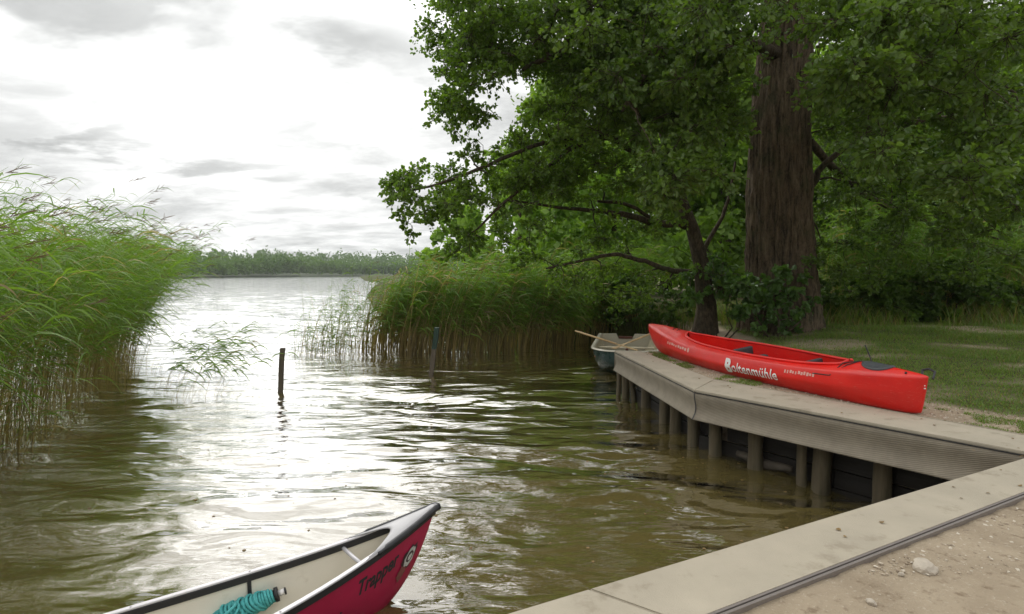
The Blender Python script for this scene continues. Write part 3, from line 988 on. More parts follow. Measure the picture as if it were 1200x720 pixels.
def c_half(x): return NW * np.clip(np.sin(np.pi * np.clip(x, 0, NL) / NL), 0, 1) ** .95 + .006
def c_keel(x):
    m = min(x, NL - x); return -.10 + .66 * max(0, 1 - m / .95) ** 3.6
def c_sheer(x):
    q = abs(x - NL / 2) / (NL / 2); return .34 + .235 * q ** 2.8
def c_pt(x, t, inset=0.0):       # t 0 keel .. 1 gunwale
    w, zk, zs = c_half(x) - inset, c_keel(x) + inset, c_sheer(x)
    w = max(w, .001); th = t * math.pi / 2
    return w * math.sin(th) ** .8, zk + (zs - zk) * (1 - math.cos(th)) ** 1.05


def canoe():
    tip = P(509, 594, .58); ang = math.radians(220.5)
    e = empty('canoe', 'crimson open canoe with cream interior floating below the dock, bow pointing to the lake', 'canoe', (tip.x, tip.y, 0), ang)
    xs = np.concatenate([np.linspace(0, .5, 16), np.linspace(.58, NL - .58, 40), np.linspace(NL - .5, NL, 16)])
    ts = np.linspace(0, 1, 15)
    def shell(inset, m, nm, par):
        V = []
        for x in xs:
            xx = x if not inset else min(max(x, .06), NL - .06)
            for s in list(-ts[::-1]) + list(ts[1:]):
                y, z = c_pt(xx, abs(s), inset); V.append((xx, math.copysign(y, s) if s else 0, z - (.004 if inset else 0)))
        me = np_mesh(nm, V, [grid_faces(len(xs), 2 * len(ts) - 1)[:, ::-1 if inset else 1]], [M[m]], True)
        return add(nm, me, par)
    hull = shell(0, 'crimson', 'hull', e); shell(.012, 'cream', 'inner_shell', e)
    # gunwales: black sides under a pale cap
    xg = np.concatenate([np.linspace(.0, .5, 12), np.linspace(.6, NL - .6, 30), np.linspace(NL - .5, NL, 12)])
    def rail(sgn, y0, y1, z0, z1, m, nm, x0=0, x1=NL, par=None):
        V = []; X = [x for x in xg if x0 <= x <= x1]
        for x in X:
            w = c_half(x); z = c_sheer(x)
            for (a, b) in ((y0, z0), (y1, z0), (y1, z1 - .004), (y1 - .004 * np.sign(y1 - y0), z1), (y0 + .004 * np.sign(y1 - y0), z1), (y0, z1 - .004)):
                V.append((x, sgn * max(w + a, .001), z + b))
        n = len(X); F = grid_faces(n, 6, True)
        me = np_mesh(nm, V, [F, np.array([[0, 1, 2, 3, 4, 5][::-1]]), np.array([[6 * (n - 1) + k for k in range(6)]])], [M[m]], False)
        bm = bmesh.new(); bm.from_mesh(me); bmesh.ops.recalc_face_normals(bm, faces=bm.faces); bm.to_mesh(me); bm.free()
        return add(nm, me, par or e)
    for sgn in (1, -1):
        g = rail(sgn, -.022, .014, -.042, .004, 'black', 'gunwale')
        rail(sgn, -.019, .019, .005, .016, 'alu', 'gunwale_cap', .36, NL - .36, g)
        for x in (.62, 1.25, 1.9, 2.55, 3.2):
            V, F = tube_geo(np.array([(0, 0, 0), (0, 0, .004)]), .006, 10)
            add('rivet', np_mesh('rivet', V, F, [M['alu']], True), g, loc=(x, sgn * (c_half(x)), c_sheer(x) + .016))
    # bow and stern plates with a concave inner edge
    for end in (0, 1):
        V = []; nx, ny = 14, 13
        for i in range(nx):
            for j in range(ny):
                s = -1 + 2 * j / (ny - 1)
                xe = .50 + .16 * abs(s) ** 2.6 - .12 * (1 - abs(s) ** 2)
                x = -.015 + (xe + .015) * (i / (nx - 1)); w = c_half(max(x, 0)) + .018 + (.012 if x < .05 else 0)
                y = s * w; z = c_sheer(max(x, 0)) + .016 + .022 * (1 - abs(s) ** 2.2) * min(1, w / .08)
                V.append((x if not end else NL - x, y, z))
        F = grid_faces(nx, ny); F = F if not end else F[:, ::-1]
        me = np_mesh('deck_plate', V, [F], [M['plate']], True)
        bm = bmesh.new(); bm.from_mesh(me)
        bm.faces.ensure_lookup_table(); bmesh.ops.recalc_face_normals(bm, faces=bm.faces)
        if bm.faces[0].normal.z < 0: bmesh.ops.reverse_faces(bm, faces=bm.faces)
        bmesh.ops.solidify(bm, geom=bm.faces[:], thickness=.008); bm.to_mesh(me); bm.free()
        pl = add('deck_plate', me, e)
        # black wrap along both edges and round the tip
        V = []; xx = np.linspace(-.02, .56, 22)
        path = [(max(x, -.02) if not end else NL - x, (c_half(max(x, 0)) + .017), c_sheer(max(x, 0)) + .004) for x in xx]
        pth = [(p[0], p[1], p[2]) for p in path[::-1]] + [((-.03 if not end else NL + .03), 0, c_sheer(0) + .004)] + [(p[0], -p[1], p[2]) for p in path]
        V_r = np.full(len(pth), .024); V_r[:3] = .014; V_r[-3:] = .014
        Vt, Ft = tube_geo(np.array(pth), V_r, 8)
        add('edge_wrap', np_mesh('edge_wrap', Vt, Ft, [M['black']], True), pl)
    # carry bar behind the bow plate, thwart, ribs
    x = .66; w = c_half(x)
    V, F = tube_geo(np.array([(x, -w + .01, c_sheer(x) - .03), (x, 0, c_sheer(x) - .035), (x, w - .01, c_sheer(x) - .03)]), .014, 10)
    add('carry_bar', np_mesh('carry_bar', V, F, [M['alu']], True), e)
    for x in (3.9,):
        w = c_half(x); bm = box_geo(x, 0, c_sheer(x) - .03, .07, 2 * w - .01, .02, .006); add('thwart', bm_mesh(bm, 'thwart', M['wood']), e)
    for x in (1.26,):
        V = []
        for s in np.linspace(-1, 1, 29):
            y, z = c_pt(x, abs(s), .020)
            for dx in (-.013, .013): V.append((x + dx, math.copysign(y, s), z))
        add('rib', np_mesh('rib', V, [grid_faces(29, 2)], [M['black']], True), e)
    # print on the side facing the dock (local +y)
    def side(x, t, o=.002):
        y, z = c_pt(x, t); y2, z2 = c_pt(x, min(t + .02, 1)); n = Vector((0, z2 - z, -(y2 - y))).normalized()
        return Vector((x, y, z)) + n * o
    c = bpy.data.curves.new('tmp_text', 'FONT'); c.body = 'Trapper'; c.offset = .03; c.shear = .35; c.resolution_u = 3
    o = bpy.data.objects.new('tmp_text', c); COL.objects.link(o); bpy.context.view_layer.update()
    me = bpy.data.meshes.new_from_object(o.evaluated_get(bpy.context.evaluated_depsgraph_get())); bpy.data.objects.remove(o)
    bm = bmesh.new(); bm.from_mesh(me); bmesh.ops.triangulate(bm, faces=bm.faces[:])
    xs_ = [v.co.x for v in bm.verts]; x0, x1 = min(xs_), max(xs_)
    for v in bm.verts:
        a = (v.co.x - x0) / (x1 - x0); X = .71 + (.36 - .71) * a
        v.co = side(X, .76 + .12 * (v.co.y / .7), .0022)
    bm.to_mesh(me); bm.free(); me.materials.clear(); me.materials.append(M['black']); add('lettering', me, hull)
    # round silver emblem with dark markings
    def blob(cx, ct, rx, rt, m, nm, offn, jag, seed, n=22):
        rs = random.Random(seed); bm = bmesh.new(); vs = []
        for k in range(n):
            q = 2 * math.pi * k / n; r = 1 + jag * rs.uniform(-1, 1)
            vs.append(bm.verts.new(side(max(cx + rx * r * math.cos(q), .02), min(ct + rt * r * math.sin(q), .97), offn)))
        cc = bm.verts.new(side(cx, ct, offn))
        for k in range(n): bm.faces.new((vs[k], vs[(k + 1) % n], cc))
        add(nm, bm_mesh(bm, nm, M[m]), hull)
    blob(.268, .68, .080, .105, 'emblem_dark', 'emblem', .005, .18, 3)
    blob(.264, .68, .060, .080, 'emblem_silver', 'emblem', .008, .14, 4)
    blob(.264, .685, .036, .050, 'emblem_dark', 'emblem', .0105, .15, 5, 14)
    blob(.264, .685, .022, .032, 'emblem_silver', 'emblem', .0125, .1, 6, 12)
    blob(.345, .60, .045, .07, 'emblem_brown', 'emblem', .0065, .2, 8)
    for (x, t) in ((.84, .70), (.98, .66)):
        blob(x, t, .008, .014, 'black', 'scratch_mark', .002, .5, int(x * 100), 8)
    return e, ang, tip


M['emblem_silver'] = simple('emblem_silver', (.62, .62, .58), .5, .4, 60)
M['emblem_dark'] = simple('emblem_dark', (.06, .03, .03), .5, .3, 40)
M['emblem_brown'] = simple('emblem_brown', (.22, .07, .06), .5, .3, 40)
canoe_e, canoe_ang, canoe_tip = canoe()


def rope_bundle():
    a = P(262, 722, .16); b = P(331, 694, .24); c = (a + b) / 2; d = (b - a); L = d.length; d.normalize()
    e = empty('rope_bundle', 'turquoise rope wound round a float with black and white end lying in the canoe', 'rope', c)
    Mx = d.to_track_quat('X', 'Z').to_matrix().to_4x4()
    V, F = tube_geo(np.array([(-L * .5, 0, 0), (L * .38, 0, 0)]), .035, 14)
    def put(nm, V, F, m, sm=True):
        V = np.array([tuple(Mx @ Vector(v)) for v in V]); add(nm, np_mesh(nm, V, F, [M[m]], sm), e)
    put('float_core', V, F, 'black')
    for k, (turns, r0, ph) in enumerate(((17, .046, 0), (9, .060, 1.0))):
        t = np.linspace(0, 1, turns * 18); x = -L * .5 + L * (.86 if k == 0 else .62) * t + (.0 if k == 0 else .03)
        skew = .035 * k; r = r0 * (1 - .12 * t) + .006 * np.sin(t * 31)
        ang = t * turns * 2 * np.pi + ph
        path = np.stack([x + skew * np.cos(ang + 1), r * np.cos(ang), r * np.sin(ang)], -1)
        V, F = tube_geo(path, .0095, 6); put('rope_coil', V, F, 'rope')
    t = np.linspace(0, 2 * np.pi, 50)
    for k in range(3):
        path = np.stack([-L * .45 + (.10 - .012 * k) * np.cos(t), -.06 + (.085 - .014 * k) * np.sin(t), .01 + .03 * np.sin(t + k) + .018 * k], -1)
        V, F = tube_geo(path, .0095, 6, False); put('rope_loop', V, F, 'rope')
    V, F = tube_geo(np.array([(L * .37, 0, 0), (L * .43, 0, 0)]), .047, 16); put('end_cap', V, F, 'black')
    V, F = tube_geo(np.array([(L * .43, 0, 0), (L * .54, 0, 0)]), .020, 14); put('nozzle', V, F, 'white_print')
    V, F = tube_geo(np.array([(L * .54, 0, 0), (L * .565, 0, 0)]), .024, 14); put('nozzle_tip', V, F, 'black')


rope_bundle()

# ------------------------------------------------------------------ rowboat behind the dock end
def rowboat():
    L, W = 4.3, .80; cx = 2.58; y0 = 12.75
    e = empty('rowboat', 'green rowing boat with cream inside moored behind the end of the dock', 'rowboat', (cx, y0, 0), math.radians(-11))
    # local +y runs away from the dock, bow (blunt) at y=0, transom at y=L
    def half(t): return W * (1 - (1 - min(t / .26, 1)) ** 2.6) ** .55 * (1 - .06 * max(0, (t - .4) / .6))
    def sheer(t): return .50 + .10 * (1 - t) ** 2 + .06 * t
    ys = np.concatenate([[0.0], np.linspace(.01, 1, 30) ** 1.5]); ts = np.linspace(0, 1, 11)
    def shell(inset, m, nm, cut=False):
        V = []
        for q in ys:
            w = max(half(q) - inset, .03); zs = sheer(q); zk = -.12 + .42 * max(0, 1 - q / .3) ** 2 + inset
            for s in list(-ts[::-1]) + list(ts[1:]):
                th = abs(s) * math.pi / 2
                z = zk + (zs - zk) * (1 - math.cos(th)) ** .9; y = w * math.sin(th) ** .55
                V.append((math.copysign(y, s) if s else 0, q * L * (1 - 0) + (inset if q == 0 else 0), z))
        m_ = 2 * len(ts) - 1; F = [grid_faces(len(ys), m_)]
        F.append(np.array([list(range(m_))])); 
        me = np_mesh(nm, V, F, [M[m]], True); return add(nm, me, e)
    shell(0, 'boat_green', 'hull'); shell(.03, 'boat_cream', 'inner_shell')
    # white gunwale
    path = [(-half(q), q * L, sheer(q)) for q in ys[::-1]] + [(half(q), q * L, sheer(q)) for q in ys]
    V = []; 
    P_ = np.array(path); T = np.gradient(P_, axis=0); T[:, 2] = 0; T = unit(T); Nn = np.stack([T[:, 1], -T[:, 0], 0 * T[:, 0]], -1)
    for p, n in zip(P_, Nn):
        for (a, b) in ((.045, -.055), (.055, -.01), (.045, .012), (0, .02), (-.04, .012), (-.05, -.01)):
            V.append(p - n * a + np.array([0, 0, b]))
    me = np_mesh('gunwale', V, [grid_faces(len(path), 6)], [M['gel_white']], True); add('gunwale', me, e)
    # transom with a motor cutout and its wooden pad
    w = half(1); zs = sheer(1); bm = bmesh.new()
    out = [(-w, zs), (-w * .36, zs + .01), (-w * .28, zs - .12), (w * .28, zs - .12), (w * .36, zs + .01), (w, zs), (w * .93, .1), (w * .5, -.1), (-w * .5, -.1), (-w * .93, .1)]
    f = bm.faces.new([bm.verts.new((x, L, z)) for x, z in out]); r = bmesh.ops.extrude_face_region(bm, geom=[f])
    for v in [g for g in r['geom'] if isinstance(g, bmesh.types.BMVert)]: v.co.y += .05
    bmesh.ops.recalc_face_normals(bm, faces=bm.faces); add('transom', bm_mesh(bm, 'transom', M['gel_white']), e)
    bm = box_geo(0, L - .005, zs - .10, w * .54, .08, .07, .008); add('motor_pad', bm_mesh(bm, 'motor_pad', M['red_wood']), e)
    # thwarts and foredeck
    for y, nm, m, wd in ((.85, 'thwart', 'wood', .42), (2.5, 'thwart', 'boat_cream', .28)):
        hw = half(y / L) - .04; bm = box_geo(0, y, .38, 2 * hw, wd, .03, .006); add(nm, bm_mesh(bm, nm, M[m]), e)
    bm = bmesh.new(); q = [(-half(t) + .03, t * L) for t in (.10, .06, .03, .01)] + [(half(t) - .03, t * L) for t in (.01, .03, .06, .10)]
    bm.faces.new([bm.verts.new((x, y, sheer(.05) - .02)) for x, y in q]); add('foredeck', bm_mesh(bm, 'foredeck', M['gel_white']), e)
    bm = box_geo(.02, 1.15, .455, .07, .07, .16, .02); add('bailer', bm_mesh(bm, 'bailer', M['red_wood']), e)
    return e


rowboat()


def oar(a, b, label):
    e = empty('oar', label, 'oar', a, group='wooden oars resting across the rowboat')
    d = Vector(b) - Vector(a); L = d.length; p = [(0, 0, 0), tuple(d * .06), tuple(d * .07), tuple(d)]
    V, F = tube_geo(np.array([(0, 0, 0), tuple(d * .05), tuple(d * .1), tuple(d * .5), tuple(d)]), [.019, .019, .026, .026, .023], 10)
    add('shaft', np_mesh('shaft', V, F, [M['oar']], True), e)
    u = d.normalized(); q = u.to_track_quat('X', 'Z').to_matrix()
    bm = box_geo(.28, 0, 0, .6, .14, .015, .006)
    for v in bm.verts: v.co = q @ Vector((v.co.x, v.co.y * (.35 + .65 * min(1, max(0, v.co.x) / .25)), v.co.z)) + d
    add('blade', bm_mesh(bm, 'blade', M['oar']), e)


oar(PY(674, 388, 14.6), PY(722, 403, 13.9), 'pale wooden oar whose handle sticks out over the water left of the rowboat')
oar(PY(771, 388, 14.8), PY(738, 401, 14.2), 'wooden oar on the kayak side of the rowboat')

# ------------------------------------------------------------------ vegetation generators
def leaves_geo(pos, d, size, rng, up_bias=.7, fold=.18, aspect=.78):
    """oval folded leaves: pos (N,3), d (N,3) growth direction, size (N,)"""
    N = len(pos); d = unit(d)
    nrm = unit(rng.standard_normal((N, 3)) * .75 + np.array([0, 0, up_bias]))
    s = unit(np.cross(nrm, d)); nrm = np.cross(d, s)
    L = size[:, None]; W = L * aspect * .5
    P0 = pos; P3 = pos + d * L
    a, b = pos + d * L * .30, pos + d * L * .72
    up = nrm * L * fold
    V = np.stack([P0, a + s * W + up, b + s * W * .9 + up, P3, b - s * W * .9 + up, a - s * W + up], 1).reshape(-1, 3)
    k = (np.arange(N) * 6)[:, None]
    F = np.concatenate([k + np.array([[0, 1, 2, 3]]), k + np.array([[0, 3, 4, 5]])])
    return V, F


def quad_leaves(pos, d, size, rng, up_bias=.5):
    N = len(pos); d = unit(d); nrm = unit(rng.standard_normal((N, 3)) + np.array([0, 0, up_bias]))
    s = unit(np.cross(nrm, d)); L = size[:, None]
    m = pos + d * L * .5
    V = np.stack([pos, m + s * L * .4, pos + d * L, m - s * L * .4], 1).reshape(-1, 3)
    return V, (np.arange(N) * 4)[:, None] + np.array([[0, 1, 2, 3]])


def tubes3(paths, r0, r1):
    N, K, _ = paths.shape
    T = unit(np.gradient(paths, axis=1)); ref = np.array([.31, .22, .92])
    U = unit(np.cross(T, ref)); W = np.cross(T, U)
    r = (r0[:, None] * (1 - np.linspace(0, 1, K)) + r1[:, None] * np.linspace(0, 1, K))[..., None]
    rings = [paths + r * (math.cos(a) * U + math.sin(a) * W) for a in (0, 2.094, 4.189)]
    V = np.stack(rings, 2).reshape(-1, 3)
    k = np.arange(K - 1)[:, None] * 3; j = np.arange(3)[None]
    f = np.stack([k + j, k + (j + 1) % 3, k + 3 + (j + 1) % 3, k + 3 + j], -1).reshape(-1, 4)
    return V, (f[None] + (np.arange(N) * K * 3)[:, None, None]).reshape(-1, 4)


def grow_tree(name, label, base, trunk_geo, skeleton, blobs, leafm, barkm, leaf=.085, per=420, seed=1, group=None, cheap=False, cat='tree', tw=30):
    """skeleton: list of limb paths [(x,y,z,r)...]; blobs: (x,y,z,r,density).  Each leaf cluster is tied back to the skeleton by a curved branch."""
    rng = np.random.default_rng(seed); base = np.array(base, float)
    e = empty(name, label, cat, base, group=group)
    if trunk_geo is not None:
        add('trunk', trunk_geo, e)
    acc = Acc(); nodes = []; nr = []
    for path in skeleton:
        p = np.array(path, float); xyz = p[:, :3]; n = max(6, int(len(p) * 4))
        t = np.linspace(0, len(p) - 1, n)
        q = np.stack([np.interp(t, np.arange(len(p)), xyz[:, k]) for k in range(3)], -1); r = np.interp(t, np.arange(len(p)), p[:, 3])
        for _ in range(2): q[1:-1] = (q[:-2] + q[2:] + q[1:-1] * 2) / 4
        q += rng.standard_normal(q.shape) * r[:, None] * .22
        V, F = tube_geo(q - base, r, 8, True); acc.add(V, F)
        nodes += list(q); nr += list(r)
    nodes = np.array(nodes); nr = np.array(nr)
    B = np.array(blobs, float)
    dist = np.array([np.min(np.linalg.norm(nodes - b[:3], axis=1)) for b in B]); order = np.argsort(dist)
    for i in order:
        c = B[i, :3]; dd = np.linalg.norm(nodes - c, axis=1) + (nodes[:, 2] > c[2] + .3) * .3
        k = int(np.argmin(dd)); a = nodes[k]; L = np.linalg.norm(c - a)
        if L < .15: continue
        n = 7; t = np.linspace(0, 1, n)[:, None]
        bend = np.array([rng.normal() * .12, rng.normal() * .12, rng.uniform(-.05, .16)]) * L
        q = a * (1 - t) + c * t + bend * np.sin(np.pi * t) + rng.standard_normal((n, 3)) * .02 * L * np.sin(np.pi * t)
        r0 = min(nr[k] * .8, .018 + .022 * L); r = np.linspace(r0, max(.008, r0 * .35), n)
        V, F = tube_geo(q - base, r, 5, False); acc.add(V, F)
        nodes = np.vstack([nodes, q[2:]]); nr = np.concatenate([nr, r[2:]])
    # twigs and leaves
    LV, LF, off_ = [], [], 0; tp = []
    for b in B:
        c, R_b, dens = b[:3], b[3], b[4]
        nt = max(4, int(tw * dens * (R_b / .8) ** 1.5))
        v = unit(rng.standard_normal((nt, 3))) * (R_b * rng.uniform(.45, 1.08, nt) ** .8)[:, None]; v[:, 2] *= .72
        st = v * rng.uniform(0, .25, (nt, 1))
        K = 3; t = np.linspace(0, 1, K)[None, :, None]
        q = c + st[:, None] * (1 - t) + v[:, None] * t + np.array([0, 0, 1.0]) * (-.10 * R_b * t ** 2) + rng.standard_normal((nt, K, 3)) * .03 * R_b
        tp.append(q)
        nl = max(1, int(per * dens * (R_b / .8) ** 2 / nt))
        tt = rng.uniform(.25, 1.05, (nt, nl)); kk = np.clip((tt * (K - 1)).astype(int), 0, K - 2); fr = tt * (K - 1) - kk
        a0 = q[np.arange(nt)[:, None], kk]; a1 = q[np.arange(nt)[:, None], kk + 1]
        pos = a0 + (a1 - a0) * fr[..., None] + rng.standard_normal((nt, nl, 3)) * (.05 * R_b if not cheap else .14 * R_b)
        dr = unit(a1 - a0) + rng.standard_normal((nt, nl, 3)) * .8 + np.array([0, 0, -.25])
        LV.append(pos.reshape(-1, 3)); LF.append(dr.reshape(-1, 3))
    pos = np.concatenate(LV) - base; dr = np.concatenate(LF)
    size = leaf * (1.12 if cheap else 1) * rng.uniform(.5, 1.4, len(pos))
    V, F = (quad_leaves if cheap else leaves_geo)(pos, dr, size, rng)
    crown = add('crown', np_mesh('crown', V, [F], [leafm], False), e, kind='stuff')
    if not cheap:
        q = np.concatenate(tp) - base
        V, F = tubes3(q, np.full(len(q), .007), np.full(len(q), .003)); acc.add(V, F)
    if acc.n: add('branches', acc.mesh('branches', [barkm], True), e, kind='stuff')
    return e, len(pos)


def trunk_mesh(path, rads, seed, sides=40, nz=60, ridge=.06, flare=.5, lobes=3, barkm=None, lobe=0.0):
    rng = np.random.default_rng(seed); path = np.array(path, float)
    t = np.linspace(0, len(path) - 1, nz)
    q = np.stack([np.interp(t, np.arange(len(path)), path[:, k]) for k in range(3)], -1); r = np.interp(t, np.arange(len(path)), rads)
    a = np.linspace(0, 2 * np.pi, sides, endpoint=False)[None]; z = (q[:, 2] - q[0, 2])[:, None]
    ridgef = 0
    for k, (f, am) in enumerate(((5, .35), (11, .35), (23, .5), (37, .4), (61, .35))):
        ridgef = ridgef + am * np.sin(a * f + 1.3 * k + .6 * np.sin(z * (1.2 + k) + k) + .8 * np.sin(a * 2 + z))
    aa_, zz_ = np.broadcast_arrays(a, z)
    pl = lambda fa, fz, sd: vnoise((aa_ + .12 * np.sin(zz_ * .9 + sd)) * fa, zz_ * fz, 1.0, sd)
    crack = np.abs(pl(9, 1.1, 3) - .5) * 1.6 + np.abs(pl(17, 2.3, 7) - .5) * 1.2 + (pl(34, 5.0, 9) - .5) * .8
    jit = 1 + ridge * .55 * ridgef + ridge * 1.5 * (crack - .55) + lobe * (np.abs(np.cos(1.5 * a + .35 + .1 * z)) - .6)
    if lobe > 0: jit = jit + .09 * np.exp(-((a - 4.45) / .22) ** 2 - ((z - 4.3) / .45) ** 2)
    jit = jit + flare * np.exp(-z / .55) * (.55 + .45 * np.cos(a * lobes + 1)) + .06 * np.cos(2 * a + z * .3)
    V, F = tube_geo(q, r, sides, True, jit)
    return np_mesh('trunk', V, F, [barkm or M['bark']], True)


def gz(x, y): return float(land_z(np.array([x]), np.array([y]))[0])


def screen_blobs(specs, rng, gaps=(), rmul=1.0):
    """clusters of foliage spread through real depth; each spec (u, v, half width, half height, near, far, count, radius)"""
    out = []
    for (u, v, ru, rv, y0, y1, n, r) in specs:
        k = 0; tries = 0
        while k < n and tries < n * 20:
            tries += 1
            a, q = rng.uniform(0, 2 * np.pi), rng.uniform(0, 1) ** .5
            uu, vv = u + ru * q * math.cos(a), v + rv * q * math.sin(a)
            if any(((uu - g[0]) / (g[2] + 12)) ** 2 + ((vv - g[1]) / (g[3] + 12)) ** 2 < 1 for g in gaps): continue
            p = PY(uu, vv, rng.uniform(y0, y1)); out.append((p.x, p.y, p.z, r * rng.uniform(.75, 1.2), 1.0)); k += 1
    return out


rg = np.random.default_rng(21)
# ---- the big old tree
TB = PY(915, 384, 15.6); tbz = gz(TB.x, TB.y)
def ty(u, v): p = PY(u, v, 15.7); return (p.x - TB.x, p.y - TB.y, p.z - tbz)
tp_ = [(0, 0, -.3), ty(914, 330), ty(913, 250), ty(915, 150), ty(921, 60), ty(926, -60), ty(930, -220)]
tr_ = [1.0, .91, .83, .76, .66, .55, .40]
big_trunk = trunk_mesh(tp_, tr_, 3, 240, 180, .05, .34, 4, lobe=.13)
def sp(u, v, Y, r): p = PY(u, v, Y); return (p.x, p.y, p.z, r)
big_limbs = [
    [sp(940, 240, 15.7, .10), sp(962, 195, 15.6, .085), sp(1005, 160, 15.6, .075), sp(1060, 143, 15.5, .065), sp(1130, 135, 15.5, .06), sp(1190, 150, 15, .03)],
    [sp(928, 50, 15.5, .2), sp(985, 20, 14.8, .14), sp(1050, 25, 14, .11), sp(1100, 50, 13, .08), sp(1150, 85, 12, .05), sp(1190, 110, 11.2, .02)],
    [sp(912, 70, 15.4, .16), sp(860, 35, 14.4, .12), sp(800, 50, 13, .09), sp(760, 80, 11.5, .08), sp(730, 130, 10.6, .03)],
    [sp(920, -70, 15.2, .16), sp(900, -110, 13, .11), sp(880, -110, 11, .07), sp(880, -60, 9.5, .03)],
    [sp(925, -40, 15.4, .24), sp(830, -90, 15, .2), sp(740, -60, 14, .14), sp(680, 10, 13, .1), sp(662, 60, 12.6, .07), sp(612, 82, 12.3, .04)],
    [sp(928, -80, 15.6, .24), sp(1010, -160, 17, .18), sp(1100, -220, 19, .08)],
    [sp(928, -120, 15.6, .24), sp(860, -260, 15.5, .16), sp(780, -360, 14.5, .08)],
    [sp(929, -160, 15.6, .2), sp(970, -330, 14, .12), sp(1000, -500, 12.5, .05)],
    [sp(940, 160, 15.8, .12), sp(1010, 230, 17.5, .08), sp(1090, 262, 18, .06), sp(1170, 280, 18, .03)]]
specs = [(760, 60, 105, 75, 10, 15, 60, .75), (800, 165, 65, 75, 9.5, 14, 34, .62), (880, 20, 60, 50, 9, 13, 20, .55), (862, 110, 26, 60, 11, 14, 10, .45),
         (1050, 40, 160, 75, 8.5, 16, 80, .75), (1115, 140, 100, 75, 8.5, 14, 46, .62), (1010, 165, 70, 70, 16.3, 20, 22, .8), (1090, 235, 120, 40, 13, 18, 28, .5),
         (1000, 110, 40, 55, 11, 15, 14, .5), (1180, 200, 40, 80, 10, 14, 18, .6),
         (700, 20, 70, 60, 11, 15, 30, .75), (1000, 270, 60, 30, 17, 19, 12, .5), (1070, 300, 130, 28, 13.5, 16.5, 26, .40), (1000, 325, 45, 18, 14.5, 16, 9, .32)]
blobs = screen_blobs(specs, rg, gaps=((618, 96, 22, 10), (926, 95, 26, 85)))
for k in range(62):          # the part of the crown that rises out of the picture
    a = rg.uniform(0, 2 * np.pi); q = rg.uniform(0, 1) ** .5
    blobs.append((TB.x + 7.5 * q * math.cos(a), TB.y + 7 * q * math.sin(a) - 1, rg.uniform(10.5, 10.5 + 7.5 * math.sqrt(1 - q * q * .9)), rg.uniform(1.0, 1.5), .35))
print('big', grow_tree('old_tree', 'massive old tree with thick furrowed trunk spreading its crown over the lawn and kayak', (TB.x, TB.y, tbz), big_trunk, big_limbs, blobs, M['leaf'], M['bark2'], .092, 430, 5)[1])

# ---- the smaller tree beside it whose limbs reach out over the reeds
SB = PY(826, 384, 15.9); sbz = gz(SB.x, SB.y)
def ts(u, v, Y=16): p = PY(u, v, Y); return (p.x - SB.x, p.y - SB.y, p.z - sbz)
small_trunk = trunk_mesh([(0, 0, -.3), ts(828, 360), ts(822, 310), ts(812, 270), ts(800, 240), ts(785, 190), ts(770, 130)], [.40, .28, .22, .19, .17, .13, .09], 9, 60, 60, .05, .4, 3, M['bark2'])
small_limbs = [
    [sp(803, 262, 16, 0.122), sp(770, 262, 15.5, 0.094), sp(735, 252, 15, 0.079), sp(700, 248, 14.6, 0.058), sp(650, 243, 14, 0.036), sp(600, 235, 13.5, 0.022)],
    [sp(820, 318, 16, 0.086), sp(785, 318, 15.4, 0.072), sp(755, 305, 15, 0.061), sp(720, 297, 14.6, 0.050), sp(685, 305, 14, 0.036), sp(640, 315, 13.6, 0.022)],
    [sp(796, 225, 16, 0.108), sp(760, 190, 15, 0.086), sp(710, 158, 14, 0.072), sp(672, 172, 13.6, 0.061), sp(630, 205, 13.3, 0.050), sp(590, 238, 13, 0.036), sp(560, 268, 12.8, 0.022)],
    [sp(770, 140, 16, 0.086), sp(700, 90, 14.5, 0.072), sp(640, 55, 13.5, 0.058), sp(560, 60, 12.6, 0.036), sp(520, 70, 12.3, 0.022)],
    [sp(700, 158, 14.2, 0.065), sp(640, 165, 13.6, 0.050), sp(580, 190, 13.2, 0.043), sp(520, 215, 12.8, 0.032), sp(475, 225, 12.6, 0.022)],
    [sp(775, 130, 16, 0.086), sp(740, 40, 15, 0.072), sp(660, -30, 14, 0.058), sp(590, -60, 13, 0.036)],
    [sp(772, 262, 15.6, 0.058), sp(735, 238, 15.3, 0.050), sp(700, 236, 15, 0.036)], [sp(820, 300, 16, 0.072), sp(850, 250, 16.3, 0.050), sp(862, 190, 16.4, 0.029)]]
specs = [(548, 20, 45, 60, 11.5, 14.5, 34, .55), (545, 105, 30, 45, 11.5, 14, 22, .42), (540, 140, 34, 16, 12, 14, 9, .30), (590, 40, 60, 45, 11.5, 15, 36, .6),
         (500, 228, 42, 32, 11.8, 13.6, 24, .40), (474, 262, 14, 20, 12, 13.2, 8, .26), (472, 218, 20, 14, 12, 13.4, 8, .28),
         (600, 215, 85, 32, 12, 15, 38, .5), (545, 290, 18, 26, 12.2, 13.6, 9, .32), (640, 280, 70, 26, 12.5, 15, 17, .36), (690, 195, 80, 45, 12.5, 15.5, 34, .55),
         (680, 110, 60, 60, 11.5, 15, 36, .6), (760, 230, 60, 40, 13, 16, 17, .42), (780, 300, 60, 40, 14.5, 17, 12, .32), (560, 175, 30, 14, 12, 14, 8, .3), (720, 330, 50, 25, 14, 16, 16, .36), (655, 318, 55, 24, 13, 15.5, 13, .36), (700, 365, 45, 14, 17, 18.5, 8, .32),
         (640, 150, 40, 30, 12, 14.5, 16, .45)]
blobs = screen_blobs(specs, rg, gaps=((618, 96, 22, 10), (577, 155, 10, 8), (570, 100, 4, 4)))
